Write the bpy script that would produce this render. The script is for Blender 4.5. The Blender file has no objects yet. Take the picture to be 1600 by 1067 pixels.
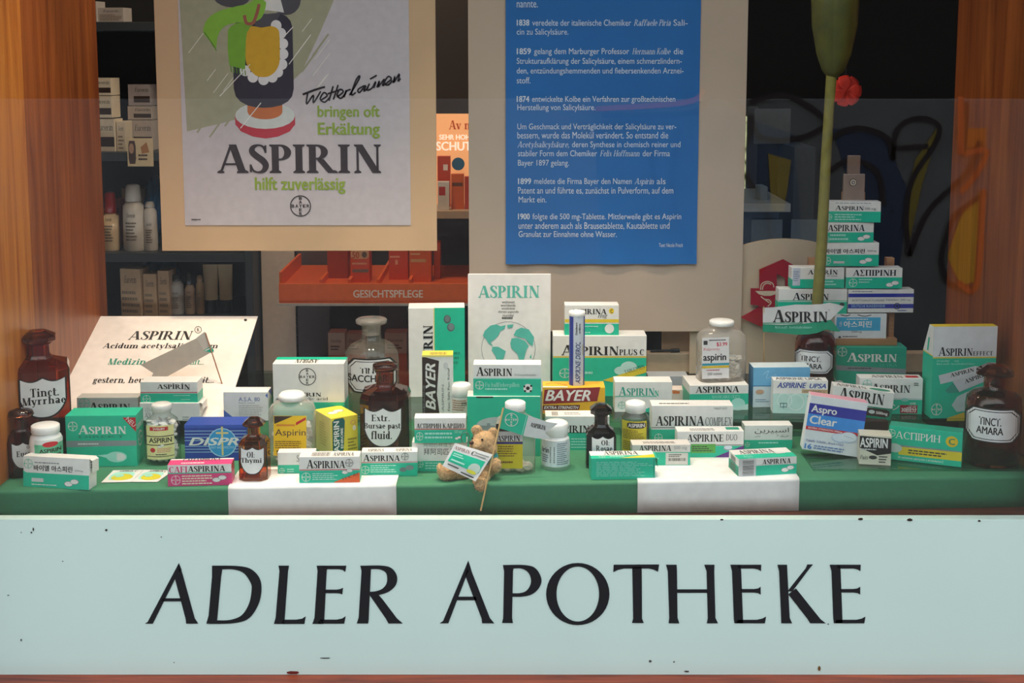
import bpy, bmesh, math, random
from mathutils import Vector, Matrix
random.seed(7)
scene = bpy.context.scene
# ------------------------------------------------------------------ camera, world, lights, exposure
EYE = 0.70; CAMY = -2.0; F = 2000.0; PIT = math.radians(7.05); PCY = 330.0
cam_data = bpy.data.cameras.new('camera'); cam = bpy.data.objects.new('camera', cam_data)
scene.collection.objects.link(cam); scene.camera = cam
cam_data.sensor_width = 36; cam_data.lens = 36*F/1600; cam_data.shift_y = -(533.5-PCY)/1600
cam_data.clip_start = .05; cam_data.clip_end = 100
cam.location = (0, CAMY, EYE); cam.rotation_euler = (math.pi/2-PIT, 0, 0)
scene.view_settings.view_transform = 'Standard'; scene.view_settings.look = 'None'
scene.view_settings.gamma = 1; scene.view_settings.use_curve_mapping = False
scene.view_settings.exposure = 0.13
wd = bpy.data.worlds.new('world'); scene.world = wd; wd.use_nodes = True
bg = wd.node_tree.nodes['Background']; bg.inputs[0].default_value = (.86, .94, 1.0, 1); bg.inputs[1].default_value = 2.7
def lamp(kind, name, loc, target, energy, col, size=.1, spot=None, blend=.6):
    d = bpy.data.lights.new(name, kind); d.energy = energy; d.color = col
    if kind == 'AREA': d.size = size
    else: d.shadow_soft_size = size
    if spot: d.spot_size = math.radians(spot); d.spot_blend = blend
    o = bpy.data.objects.new(name, d); scene.collection.objects.link(o); o.location = loc
    o.rotation_euler = (Vector(target)-Vector(loc)).to_track_quat('-Z', 'Y').to_euler(); return o
WARM = (1.0, .80, .58)
for sx, se in ((-.68, 26), (-.42, 30), (-.14, 34), (.14, 30), (.36, 16)):
    lamp('SPOT', 'window_spot', (sx, .17, 1.36), (sx, .24, 0), se, WARM, .04, 42, .55)
lamp('AREA', 'shop_fill_light', (-1.6, 1.5, 1.62), (-1.6, 1.5, 0), 12, WARM, .6)  # three unseen lights added to brighten the shelves, rack and shop rear
lamp('AREA', 'shop_fill_light', (-.35, .85, 1.45), (-.4, 1.3, .3), 8, WARM, .3)
lamp('AREA', 'shop_fill_light', (1.3, 2.6, 1.62), (1.3, 2.6, 0), 1.6, (.8, .9, 1), .5)

# ------------------------------------------------------------------ projection helpers (real places from directions)
cp, sp = math.cos(PIT), math.sin(PIT)
def ray(x, y):
    a, b = (x-800)/F, (y-PCY)/F
    return Vector((a, cp-b*sp, -sp-b*cp))
O = Vector((0, CAMY, EYE))
def U(x, y, Y):
    d = ray(x, y); return O + d*((Y-CAMY)/d.y)
def Uz(x, y, z):
    d = ray(x, y); return O + d*((z-EYE)/d.z)
def sc(p):                       # metres per photo pixel at point p
    v = Vector(p)-O; return (v.y*cp - v.z*sp)/F
CR = {0:(0,0,1), 1:(0,480,.2811), 2:(220,540,.2249), 3:(420,470,.2905), 4:(620,410,.3657), 5:(840,460,.2905),
      6:(1060,460,.2905), 7:(1170,260,.2813), 8:(1280,480,.2719), 9:(90,480,.2), 10:(660,650,.15)}
def cx(c, x): return CR[c][0]+x*CR[c][2]
def cy(c, y): return CR[c][1]+y*CR[c][2]

# ------------------------------------------------------------------ materials
COL = dict(W='e9e7e3', w='cfd0d0', K='141414', k='3a3a3a', T='12bd99', D='0c9479', G='2b7a55', R='c41e2a', Y='f0cf16', O='e8622a',
  B='1c3f9f', L='4fb0de', P='dd3f7c', N='1b2364', S='8b9296', M='a8e4d6', C='efe0c4', A='d6b58a', b='5a3320', V='5a2d82', g='b9b9b4',
  y='e9e088', x='3a2a24', m='bfe3da', l='a9d3ee', o='f08a3c')
def lin(h):
    v = [int(h[i:i+2], 16)/255 for i in (0, 2, 4)]
    return tuple(c/12.92 if c <= .04045 else ((c+.055)/1.055)**2.4 for c in v)+(1,)
MC = {}
def N(m, t, **kw):
    n = m.node_tree.nodes.new(t)
    for k, v in kw.items(): setattr(n, k, v)
    return n
def new_mat(name):
    m = bpy.data.materials.new(name); m.use_nodes = True
    return m, m.node_tree.nodes['Principled BSDF'], m.node_tree.links
def col(key, rough=.42, metal=0, var=.05, scale=60, bump=0):
    h = COL.get(key, key); kk = (h, rough, metal, var, scale, bump)
    if kk in MC: return MC[kk]
    m, b, L = new_mat('print_'+h); c = lin(h)
    b.inputs['Roughness'].default_value = rough; b.inputs['Metallic'].default_value = metal
    tc = N(m, 'ShaderNodeTexCoord'); nz = N(m, 'ShaderNodeTexNoise'); nz.inputs['Scale'].default_value = scale; nz.inputs['Detail'].default_value = 3
    L.new(tc.outputs['Object'], nz.inputs['Vector'])
    rp = N(m, 'ShaderNodeValToRGB'); L.new(nz.outputs['Fac'], rp.inputs[0])
    rp.color_ramp.elements[0].position = .3; rp.color_ramp.elements[1].position = .7
    rp.color_ramp.elements[0].color = tuple(x*(1-var) for x in c[:3])+(1,)
    rp.color_ramp.elements[1].color = tuple(min(1, x*(1+var)) for x in c[:3])+(1,)
    L.new(rp.outputs[0], b.inputs['Base Color'])
    if bump:
        bp = N(m, 'ShaderNodeBump'); bp.inputs['Strength'].default_value = bump; bp.inputs['Distance'].default_value = .002
        L.new(nz.outputs['Fac'], bp.inputs['Height']); L.new(bp.outputs[0], b.inputs['Normal'])
    MC[kk] = m; return m
def wood(name, c0, c1, s=(14, 14, .9), rough=.38):
    m, b, L = new_mat(name)
    tc = N(m, 'ShaderNodeTexCoord'); mp = N(m, 'ShaderNodeMapping'); mp.inputs['Scale'].default_value = s
    nz = N(m, 'ShaderNodeTexNoise'); nz.inputs['Scale'].default_value = 3; nz.inputs['Detail'].default_value = 8; nz.inputs['Roughness'].default_value = .62
    nz.inputs['Distortion'].default_value = .6
    rp = N(m, 'ShaderNodeValToRGB'); rp.color_ramp.elements[0].position = .3; rp.color_ramp.elements[1].position = .72
    rp.color_ramp.elements[0].color = lin(c0); rp.color_ramp.elements[1].color = lin(c1)
    L.new(tc.outputs['Object'], mp.inputs[0]); L.new(mp.outputs[0], nz.inputs['Vector']); L.new(nz.outputs['Fac'], rp.inputs[0])
    L.new(rp.outputs[0], b.inputs['Base Color']); b.inputs['Roughness'].default_value = rough
    return m
def thin_glass(name, tint, edge, ior=1.5, rough=0.0, body=None, bodyfac=0):
    """Clear glass wall: fresnel mirror over a see-through layer that is deeper in colour where the wall is seen edge-on."""
    m = bpy.data.materials.new(name); m.use_nodes = True; nt = m.node_tree; nt.nodes.clear(); L = nt.links
    out = N(m, 'ShaderNodeOutputMaterial'); tr = N(m, 'ShaderNodeBsdfTransparent'); gl = N(m, 'ShaderNodeBsdfGlossy')
    gl.inputs['Roughness'].default_value = rough; fr = N(m, 'ShaderNodeFresnel'); ge = N(m, 'ShaderNodeNewGeometry'); mi = N(m, 'ShaderNodeMix'); mi.inputs[2].default_value = ior; mi.inputs[3].default_value = 1/ior
    L.new(ge.outputs['Backfacing'], mi.inputs[0]); L.new(mi.outputs[0], fr.inputs[0])
    lw = N(m, 'ShaderNodeLayerWeight'); lw.inputs[0].default_value = .25
    mx = N(m, 'ShaderNodeMix', data_type='RGBA'); mx.inputs[6].default_value = tint+(1,); mx.inputs[7].default_value = edge+(1,)
    L.new(lw.outputs['Facing'], mx.inputs[0]); L.new(mx.outputs[2], tr.inputs[0])
    ms = N(m, 'ShaderNodeMixShader'); L.new(fr.outputs[0], ms.inputs[0]); L.new(tr.outputs[0], ms.inputs[1]); L.new(gl.outputs[0], ms.inputs[2])
    last = ms
    if body:
        df = N(m, 'ShaderNodeBsdfDiffuse'); df.inputs[0].default_value = body+(1,); m2 = N(m, 'ShaderNodeMixShader'); m2.inputs[0].default_value = bodyfac
        L.new(ms.outputs[0], m2.inputs[1]); L.new(df.outputs[0], m2.inputs[2]); last = m2
    L.new(last.outputs[0], out.inputs[0]); return m
def amber(name, c, rough=.03):
    m, b, L = new_mat(name); b.inputs['Base Color'].default_value = c+(1,); b.inputs['Transmission Weight'].default_value = 1
    b.inputs['Roughness'].default_value = rough; b.inputs['IOR'].default_value = 1.47; return m
WOOD_DIM = wood('dim_cabinet_wood', '74320f', 'b0622a'); WOOD_LIT = wood('lamplit_cabinet_wood', 'a2521a', 'd98a38'); WOOD_D = wood('dark_sill_wood', '2a130b', '6a3018', (1.2, 20, 20), .5)  # first two: one cabinet wood, with lamplight put into the paler colour
WOOD_F = wood('red_frame_wood', '4a150c', '9c4426', (1.5, 24, 24), .45); WOOD_P = wood('plank_wood', '8a5a34', 'b98a5c', (2, 20, 20))
AMBER = amber('amber_glass', (.50, .13, .035)); AMBER2 = amber('light_amber_glass', (.72, .25, .05)); STOPGLASS = amber('stopper_glass', (.22, .055, .02)); BLACKGLASS = amber('dark_amber_glass', (.06, .03, .02))
CLEAR = thin_glass('clear_glass', (.97, .98, .97), (.55, .58, .55)); PLASTIC = thin_glass('clear_plastic', (.93, .91, .88), (.62, .58, .52), 1.4, .12, (.84, .80, .74), .24)
SHELFGLASS = thin_glass('shelf_glass', (.90, .97, .94), (.45, .62, .56)); PANE = thin_glass('window_glass', (.985, .99, .985), (.9, .95, .93))

# ------------------------------------------------------------------ mesh builder
COLL = scene.collection
class MB:
    def __init__(s): s.v = []; s.f = []; s.m = []; s.s = []; s.mats = []
    def mi(s, m):
        if isinstance(m, str): m = col(m)
        if m not in s.mats: s.mats.append(m)
        return s.mats.index(m)
    def face(s, pts, m, smooth=False):
        i = len(s.v); s.v.extend([tuple(p) for p in pts]); s.f.append(tuple(range(i, i+len(pts)))); s.m.append(s.mi(m)); s.s.append(smooth)
    def grid(s, rows, m, smooth=True, close=False):
        """rows of equal length -> quads sharing vertices"""
        i = len(s.v); n = len(rows[0]); k = s.mi(m)
        for r in rows: s.v.extend([tuple(p) for p in r])
        for a in range(len(rows)-1):
            for b in range(n if close else n-1):
                c = (b+1) % n
                s.f.append((i+a*n+b, i+a*n+c, i+(a+1)*n+c, i+(a+1)*n+b)); s.m.append(k); s.s.append(smooth)
    def cap(s, pts, m, smooth=False): s.face(pts, m, smooth)
    def box(s, x0, y0, z0, x1, y1, z1, m, bev=0, sides=None):
        bm = bmesh.new(); bmesh.ops.create_cube(bm, size=1)
        for v in bm.verts: v.co = Vector(((v.co.x+.5)*(x1-x0)+x0, (v.co.y+.5)*(y1-y0)+y0, (v.co.z+.5)*(z1-z0)+z0))
        if bev: bmesh.ops.bevel(bm, geom=bm.edges[:], offset=bev, segments=2, affect='EDGES', profile=.5)
        bm.normal_update(); i = len(s.v); bm.verts.index_update(); s.v.extend([tuple(v.co) for v in bm.verts])
        for f in bm.faces:
            mm = m
            if sides:
                n = f.normal
                for k, d in (('T', n.z), ('B', -n.z), ('R', n.x), ('L', -n.x), ('F', -n.y)):
                    if d > .9 and k in sides: mm = sides[k]
            s.f.append(tuple(i+v.index for v in f.verts)); s.m.append(s.mi(mm)); s.s.append(False)
        bm.free()
    def tube(s, pts, r, m, n=10):
        pts = [Vector(p) for p in pts]; rr = r if isinstance(r, (list, tuple)) else [r]*len(pts); rows = []
        for k, p in enumerate(pts):
            d = (pts[min(k+1, len(pts)-1)]-pts[max(k-1, 0)]).normalized()
            a = d.cross(Vector((0, 1, 0)) if abs(d.y) < .9 else Vector((1, 0, 0))).normalized(); b = d.cross(a)
            rows.append([p+(a*math.cos(2*math.pi*j/n)+b*math.sin(2*math.pi*j/n))*rr[k] for j in range(n)])
        s.grid(rows, m, True, True); s.cap(rows[0], m); s.cap(rows[-1][::-1], m)
    def build(s, name, parent=None, loc=None, rot=None):
        me = bpy.data.meshes.new(name); me.from_pydata(s.v, [], s.f); me.update()
        for m in s.mats: me.materials.append(m)
        me.polygons.foreach_set('material_index', s.m); me.polygons.foreach_set('use_smooth', s.s)
        o = bpy.data.objects.new(name, me); COLL.objects.link(o)
        if parent: o.parent = parent
        if loc is not None: o.location = loc
        if rot is not None: o.rotation_euler = rot
        return o
def tag(o, label, cat, group=None, kind=None):
    o['label'] = label; o['category'] = cat
    if group: o['group'] = group
    if kind: o['kind'] = kind
    return o
def struct(o, label=None, cat=None):
    o['kind'] = 'structure'
    if label: o['label'] = label
    if cat: o['category'] = cat
    return o
def empty(name, loc, rot=(0, 0, 0)):
    o = bpy.data.objects.new(name, None); COLL.objects.link(o); o.location = loc; o.rotation_euler = rot; return o

# ------------------------------------------------------------------ lettering: a small serif face drawn from strokes, plus the plain built-in sans
def catmull(p, n=6):
    q = [p[0]]+list(p)+[p[-1]]; out = []
    for i in range(1, len(q)-2):
        for k in range(n):
            t = k/n; out.append(tuple(.5*(2*b+(c-a)*t+(2*a-5*b+4*c-d)*t*t+(3*b-a-3*c+d)*t**3) for a, b, c, d in zip(q[i-1], q[i], q[i+1], q[i+2])))
    out.append(tuple(p[-1])); return out
def stroke(pts, n=6, smooth=True):
    P = catmull(pts, n) if smooth else pts; L = []; R = []
    for i, p in enumerate(P):
        a, b = P[max(i-1, 0)], P[min(i+1, len(P)-1)]; dx, dy = b[0]-a[0], b[1]-a[1]; d = math.hypot(dx, dy) or 1
        nx, ny = -dy/d*p[2]/2, dx/d*p[2]/2; L.append((p[0]+nx, p[1]+ny)); R.append((p[0]-nx, p[1]-ny))
    return [[L[i], R[i], R[i+1], L[i+1]] for i in range(len(P)-1)]
def glyph(ch, T, t, s):
    P = []; X = .66; sh = .045
    def rect(a, b, c, d): P.append([(a, b), (c, b), (c, d), (a, d)])
    def ser(x, y, w, up, l=1, r=1):
        if not s: return
        h = sh if up else -sh; a = x-w/2-s*l; b = x+w/2+s*r
        P.append([(a, y), (b, y), (b, y+h), (x+w/2, y+h*2.2), (x-w/2, y+h*2.2), (a, y+h)])
    def V(x, y0=0, y1=1, w=None, b=(1, 1), e=(1, 1)):
        w = w or T; rect(x-w/2, y0, x+w/2, y1)
        if b: ser(x, y0, w, True, *b)
        if e: ser(x, y1, w, False, *e)
    def D(x0, y0, x1, y1, w): P.append([(x0-w/2, y0), (x0+w/2, y0), (x1+w/2, y1), (x1-w/2, y1)])
    def H(x0, x1, y, w=None): w = w or t; rect(x0, y-w/2, x1, y+w/2)
    def Arc(x, y, rx, ry, a0, a1, wv=None, wh=None, n=14):
        wv = wv or T; wh = wh or t; A = [math.radians(a0+(a1-a0)*i/n) for i in range(n+1)]
        o = [(x+rx*math.cos(a), y+ry*math.sin(a)) for a in A]; q = [(x+(rx-wv)*math.cos(a), y+(ry-wh)*math.sin(a)) for a in A]
        for i in range(n): P.append([o[i], o[i+1], q[i+1], q[i]])
    def Kk(pts): P.extend(stroke(pts))
    def dot(x, y, r): P.append([(x+r*math.cos(k*math.pi/5), y+r*math.sin(k*math.pi/5)) for k in range(10)])
    def Ssh(k, h, dx=0):
        pts = [(.50, .76, t), (.43, .92, t), (.29, .975, t), (.14, .90, T*.7), (.11, .75, T*.9), (.24, .59, T), (.42, .43, T), (.50, .26, T*.9), (.44, .09, T*.7), (.29, .025, t), (.14, .08, t), (.06, .25, t)]
        Kk([(x*k+dx, y*h, w*(.5+.5*k)) for x, y, w in pts])
        if s: rect(.47*k+dx, .70*h, .53*k+dx, .97*h); rect(.03*k+dx, .03*h, .09*k+dx, .30*h)
    L = s+T/2; a = 0
    def bowl(y0, y1, ext, x=None):
        x = x or L; ry = (y1-y0)/2; H(x, x+ext, y1-t/2); H(x, x+ext, y0+t/2); Arc(x+ext, y0+ry, ry*.92+T*.35, ry, -90, 90)
        return x+ext+ry*.92+T*.35
    c = {'А':'A','С':'C','Р':'P','К':'K','І':'I','Н':'H','О':'O','Α':'A','Ρ':'P','Ι':'I','Ν':'N','Η':'H','ё':'e','е':'e'}.get(ch, ch)
    if c == 'A':
        D(s+.04, 0, s+.36, 1, t*1.15); D(s+.68, 0, s+.40, 1, T*1.08); H(s+.12, s+.6, .31); ser(s+.04, 0, t, True); ser(s+.68, 0, T, True); a = .74+2*s
    elif c == 'S': Ssh(1, 1); a = .56
    elif c == 'P': V(L, e=(1, 0)); a = bowl(.44, 1, .14)
    elif c == 'R':
        V(L, e=(1, 0)); bowl(.47, 1, .14); D(L+.56, 0, L+.22, .49, T*1.05); ser(L+.56, 0, T, True, .2, 1); a = L+.60+T/2
    elif c in 'Iİ':
        V(L); a = 2*L
        if c == 'İ': dot(L, 1.15, T*.5)
    elif c == 'N': V(L, w=t); V(L+.58, w=t); D(L+.55, 0, L+.03, 1, T*1.15); a = 2*L+.52
    elif c == 'H': V(L); V(L+.52); H(L, L+.52, .5); a = 2*L+.52
    elif c == 'П': V(L); V(L+.52); H(L, L+.52, .96, t*1.6); a = 2*L+.52
    elif c == 'Π': V(L); V(L+.48); H(L, L+.48, .96, t*1.6); a = 2*L+.48
    elif c == 'И': V(L); V(L+.56); D(L, 0.05, L+.56, .95, t*1.6); a = 2*L+.56
    elif c == 'Σ':
        H(.05, .58, .97, t*1.3); H(.05, .58, .04, t*1.8); D(.1, .98, .34, .5, T); D(.08, .03, .34, .5, t*1.4); rect(.54, .78, .6, 1); rect(.54, 0, .6, .24); a = .66
    elif c == 'Д': V(L+.1, .03); V(L+.56, .03); H(L+.1, L+.56, .97); H(L-.05, L+.72, .05, .1); rect(L-.06, -.16, L, .1); rect(L+.68, -.16, L+.74, .1); a = L+.8
    elif c == 'E':
        V(L, e=(1, 0), b=(1, 0)); H(L, L+.46, 1-t/2); H(L, L+.36, .51); H(L, L+.48, t/2)
        rect(L+.42, .75, L+.47, 1); rect(L+.33, .4, L+.37, .62); rect(L+.44, 0, L+.49, .28); a = L+.52
    elif c == 'F': V(L, e=(1, 0)); H(L, L+.46, 1-t/2); H(L, L+.34, .5); rect(L+.42, .72, L+.47, 1); rect(L+.31, .38, L+.35, .62); a = L+.5
    elif c == 'L': V(L, b=(1, 0)); H(L, L+.46, t/2); rect(L+.42, 0, L+.48, .3); a = L+.5
    elif c == 'T': V(.34, e=None); H(.02, .66, 1-t/2); rect(.02, .72, .07, 1); rect(.61, .72, .66, 1); a = .68
    elif c == 'O': Arc(.39, .5, .37, .52, 0, 360, n=24); a = .78
    elif c == 'C': Arc(.39, .5, .37, .52, 45, 315, n=20); rect(.62, .66, .68, .95); a = .72
    elif c == 'G': Arc(.39, .5, .37, .52, 45, 330, n=20); rect(.62, .66, .68, .95); V(.64, .05, .45, b=None); a = .78
    elif c == 'D': V(L, e=(1, 0), b=(1, 0)); a = bowl(0, 1, .1)+.02
    elif c == 'B': V(L, e=(1, 0), b=(1, 0)); bowl(.5, 1, .16); a = bowl(0, .54, .2)
    elif c == 'U': V(L, .3, 1, b=None); V(L+.5, .3, 1, t, b=None); Arc(L+.23, .3, .23+T/2, .3, 180, 360, T, t*1.4); a = 2*L+.48
    elif c == 'V': D(.34, 0, .1, 1, T); D(.38, 0, .6, 1, t*1.2); ser(.1, 1, T, False); ser(.6, 1, t, False); a = .7
    elif c == 'M': V(L, w=t); V(L+.66); D(L+.3, 0, L+.03, 1, T); D(L+.34, 0, L+.62, 1, t); a = 2*L+.66
    elif c == 'K': V(L); D(L+.04, .38, L+.42, 1, t*1.3); D(L+.5, 0, L+.14, .6, T); ser(L+.43, 1, t, False); ser(L+.52, 0, T, True, .3, 1); a = L+.58+s
    elif c == 'X': D(.56, 0, .12, 1, T); D(.1, 0, .56, 1, t*1.2); ser(.56, 0, T, True); ser(.12, 1, T, False); ser(.1, 0, t, True); ser(.56, 1, t, False); a = .7
    elif c == 'Y': V(.34, 0, .5, e=None); D(.3, .45, .1, 1, T); D(.36, .45, .58, 1, t*1.2); ser(.1, 1, T, False); ser(.58, 1, t, False); a = .68
    elif c == 'Q': Arc(.39, .5, .37, .52, 0, 360, n=24); D(.7, -.14, .42, .2, T); a = .8
    elif c == 'Z': H(.05, .56, 1-t/2); H(.05, .56, t/2); D(.12, 0, .5, 1, T); rect(.05, .74, .1, 1); rect(.52, 0, .57, .26); a = .62
    elif c == 'W': D(.26, 0, .08, 1, T); D(.28, 0, .46, 1, t); D(.6, 0, .44, 1, T); D(.62, 0, .8, 1, t); ser(.08, 1, T, False); ser(.8, 1, t, False); a = .9
    elif c == 'J': V(.3, .2, 1, b=None); Arc(.17, .2, .13+T/2, .2, 180, 360, T, t); a = .45
    elif c == 'o': Arc(.29, X/2, .27, X/2+.01, 0, 360, n=20); a = .58
    elif c == 'c': Arc(.28, X/2, .26, X/2+.01, 50, 315, n=18); dot(.43, .5, .07); a = .52
    elif c == 'e': Arc(.28, X/2, .26, X/2+.01, 0, 315, n=18); H(.1, .52, X*.52); a = .55
    elif c in 'bp':
        if c == 'b': V(L, 0, 1, b=None, e=(1, 0))
        else: V(L, -.3, X, e=(1, 0))
        Arc(L+.22, X/2, .26, X/2+.01, 0, 360, n=20); a = L+.5
    elif c in 'dq':
        Arc(.28, X/2, .26, X/2+.01, 0, 360, n=20)
        if c == 'd': V(.48, 0, 1, b=(0, 1), e=(1, 0))
        else: V(.48, -.3, X, e=None)
        a = .48+L
    elif c in 'aäá':
        Arc(.22, .2, .2, .21, 0, 360, T*.9, t); V(.42, 0, .46, b=(0, 1), e=None); Kk([(.08, .54, t*2), (.2, .64, t*1.4), (.36, .60, T*.8), (.42, .44, T)]); a = .52+s
        if c == 'ä': dot(.16, .84, .07); dot(.38, .84, .07)
    elif c in 'nhmuü':
        if c == 'u' or c == 'ü':
            V(L, .2, X, b=None, e=(1, 0)); V(L+.38, 0, X, b=(0, 1), e=(1, 0)); Arc(L+.19, .22, .19+T/2, .22, 180, 360, T, t*1.2); a = 2*L+.38
            if c == 'ü': dot(L+.06, .84, .07); dot(L+.3, .84, .07)
        else:
            V(L, 0, 1 if c == 'h' else X, e=(1, 0))
            for q in range(2 if c == 'm' else 1):
                V(L+.38*(q+1), 0, X-.2, e=None); Arc(L+.19+.38*q, X-.22, .19+T/2, .22, 0, 180, T, t*1.2)
            a = 2*L+.38*(2 if c == 'm' else 1)
    elif c == 'r': V(L, 0, X, e=(1, 0)); Kk([(L+.06, .44, t), (L+.16, .6, t*1.3), (L+.28, .58, T*.8)]); a = L+.36
    elif c == 's': Ssh(.78, X); a = .45
    elif c == 't': V(L, .1, .9, b=None, e=None); H(.02, .42, X-.03); Arc(L+.14, .12, .14+T/2, .12, 180, 340, T, t*1.3); a = .44
    elif c == 'f': V(L, 0, .8, e=None); H(.02, .42, X-.03); Arc(L+.16, .8, .16+T/2, .2, 60, 180, T, t*1.4); dot(L+.27, .9, .07); a = .44
    elif c in 'iíj':
        V(L, 0 if c != 'j' else -.2, X, e=(1, 0)); dot(L, .86, T*.56); a = 2*L
    elif c == 'l': V(L, 0, 1, e=(1, 0)); a = 2*L
    elif c == 'k': V(L, 0, 1, e=(1, 0)); D(L, .22, L+.34, X, t*1.3); D(L+.44, 0, L+.12, .42, T); ser(L+.44, 0, T, True, .3, .8); a = L+.5+s
    elif c in 'vy':
        D(.3, 0, .1, X, T); D(.32, 0, .5, X, t*1.3); ser(.1, X, T, False); ser(.5, X, t, False); a = .6
        if c == 'y': Kk([(.32, .02, t*1.3), (.24, -.22, t*1.3), (.08, -.24, T*.7)])
    elif c == 'w': D(.24, 0, .08, X, T); D(.26, 0, .4, X, t); D(.54, 0, .38, X, T); D(.56, 0, .7, X, t); ser(.08, X, T, False); ser(.7, X, t, False); a = .8
    elif c == 'x': D(.46, 0, .12, X, T); D(.1, 0, .46, X, t*1.2); a = .56
    elif c == 'z': H(.05, .46, X-t/2, t*1.3); H(.05, .46, t/2, t*1.3); D(.12, 0, .4, X, T); a = .5
    elif c == 'g': Arc(.25, .44, .22, .22, 0, 360, T*.9, t); Arc(.26, -.1, .25, .15, 0, 360, T*.7, t); Kk([(.12, .26, t), (.1, .1, T*.5), (.3, .06, T*.6), (.44, -.02, T*.5)]); Kk([(.42, .58, t), (.52, .66, t*1.6)]); a = .54
    elif c == '.': dot(.1, .07, .085); a = .22
    elif c == ',': dot(.1, .07, .085); D(.06, -.14, .13, .04, t); a = .22
    elif c == ':': dot(.1, .07, .08); dot(.1, .5, .08); a = .22
    elif c == '®': Arc(.2, .85, .2, .2, 0, 360, .035, .035, 16); rect(.13, .75, .17, .95); Arc(.18, .9, .1, .05, -90, 90, .035, .03, 6); D(.27, .75, .2, .85, .04); a = .42
    else: a = .3
    return P, a+.05
TX = {}
STY = {'S': (.205, .068, .07, 0), 's': (.12, .055, .055, 0), 'I': (.19, .06, .07, .28), 'i': (.12, .05, .06, .25)}
class Polys(list): pass
def text_polys(txt, st):
    k = (txt, st)
    if k in TX: return TX[k]
    P = []; nb = 1
    if st in ('S', 's', 'I', 'i', 'A'):
        T, t, s, sh = STY['S' if st == 'A' else st]; x = 0
        for q, ch in enumerate(txt):
            g, a = glyph(ch, T, t, s); z = 1.17 if st == 'A' and q == 0 else 1
            for p in g: P.append([((u*z+v*z*sh)+x, v*z) for u, v in p])
            x += a*z
    else:
        c = bpy.data.curves.new('lettering', 'FONT'); c.body = txt; c.resolution_u = 3; c.fill_mode = 'FRONT'
        if st == 'o': c.shear = .28
        ob = bpy.data.objects.new('lettering', c); me = bpy.data.meshes.new_from_object(ob)
        P = [[tuple(me.vertices[i].co)[:2] for i in p.vertices] for p in me.polygons]
        bpy.data.objects.remove(ob); bpy.data.meshes.remove(me); bpy.data.curves.remove(c)
        if st in 'bo': P = [[(u+dx, v+dy) for u, v in p] for dx, dy in ((-.028, 0), (.028, 0), (0, .014), (0, -.014)) for p in P]; nb = len(P)//4
    xs = [p[0] for q in P for p in q]; ys = [p[1] for q in P for p in q]
    x0, x1, y0, y1 = min(xs), max(xs), min(ys), max(ys)
    R = [[((u-x0)/(x1-x0), 1-(v-y0)/(y1-y0)) for u, v in p] for p in P]
    R = Polys(R); R.off = [(i//nb)*.2 if st in 'bo' else 0 if st == 'n' else (i % 13)*.065 for i in range(len(P))]
    TX[k] = R; return R

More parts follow.
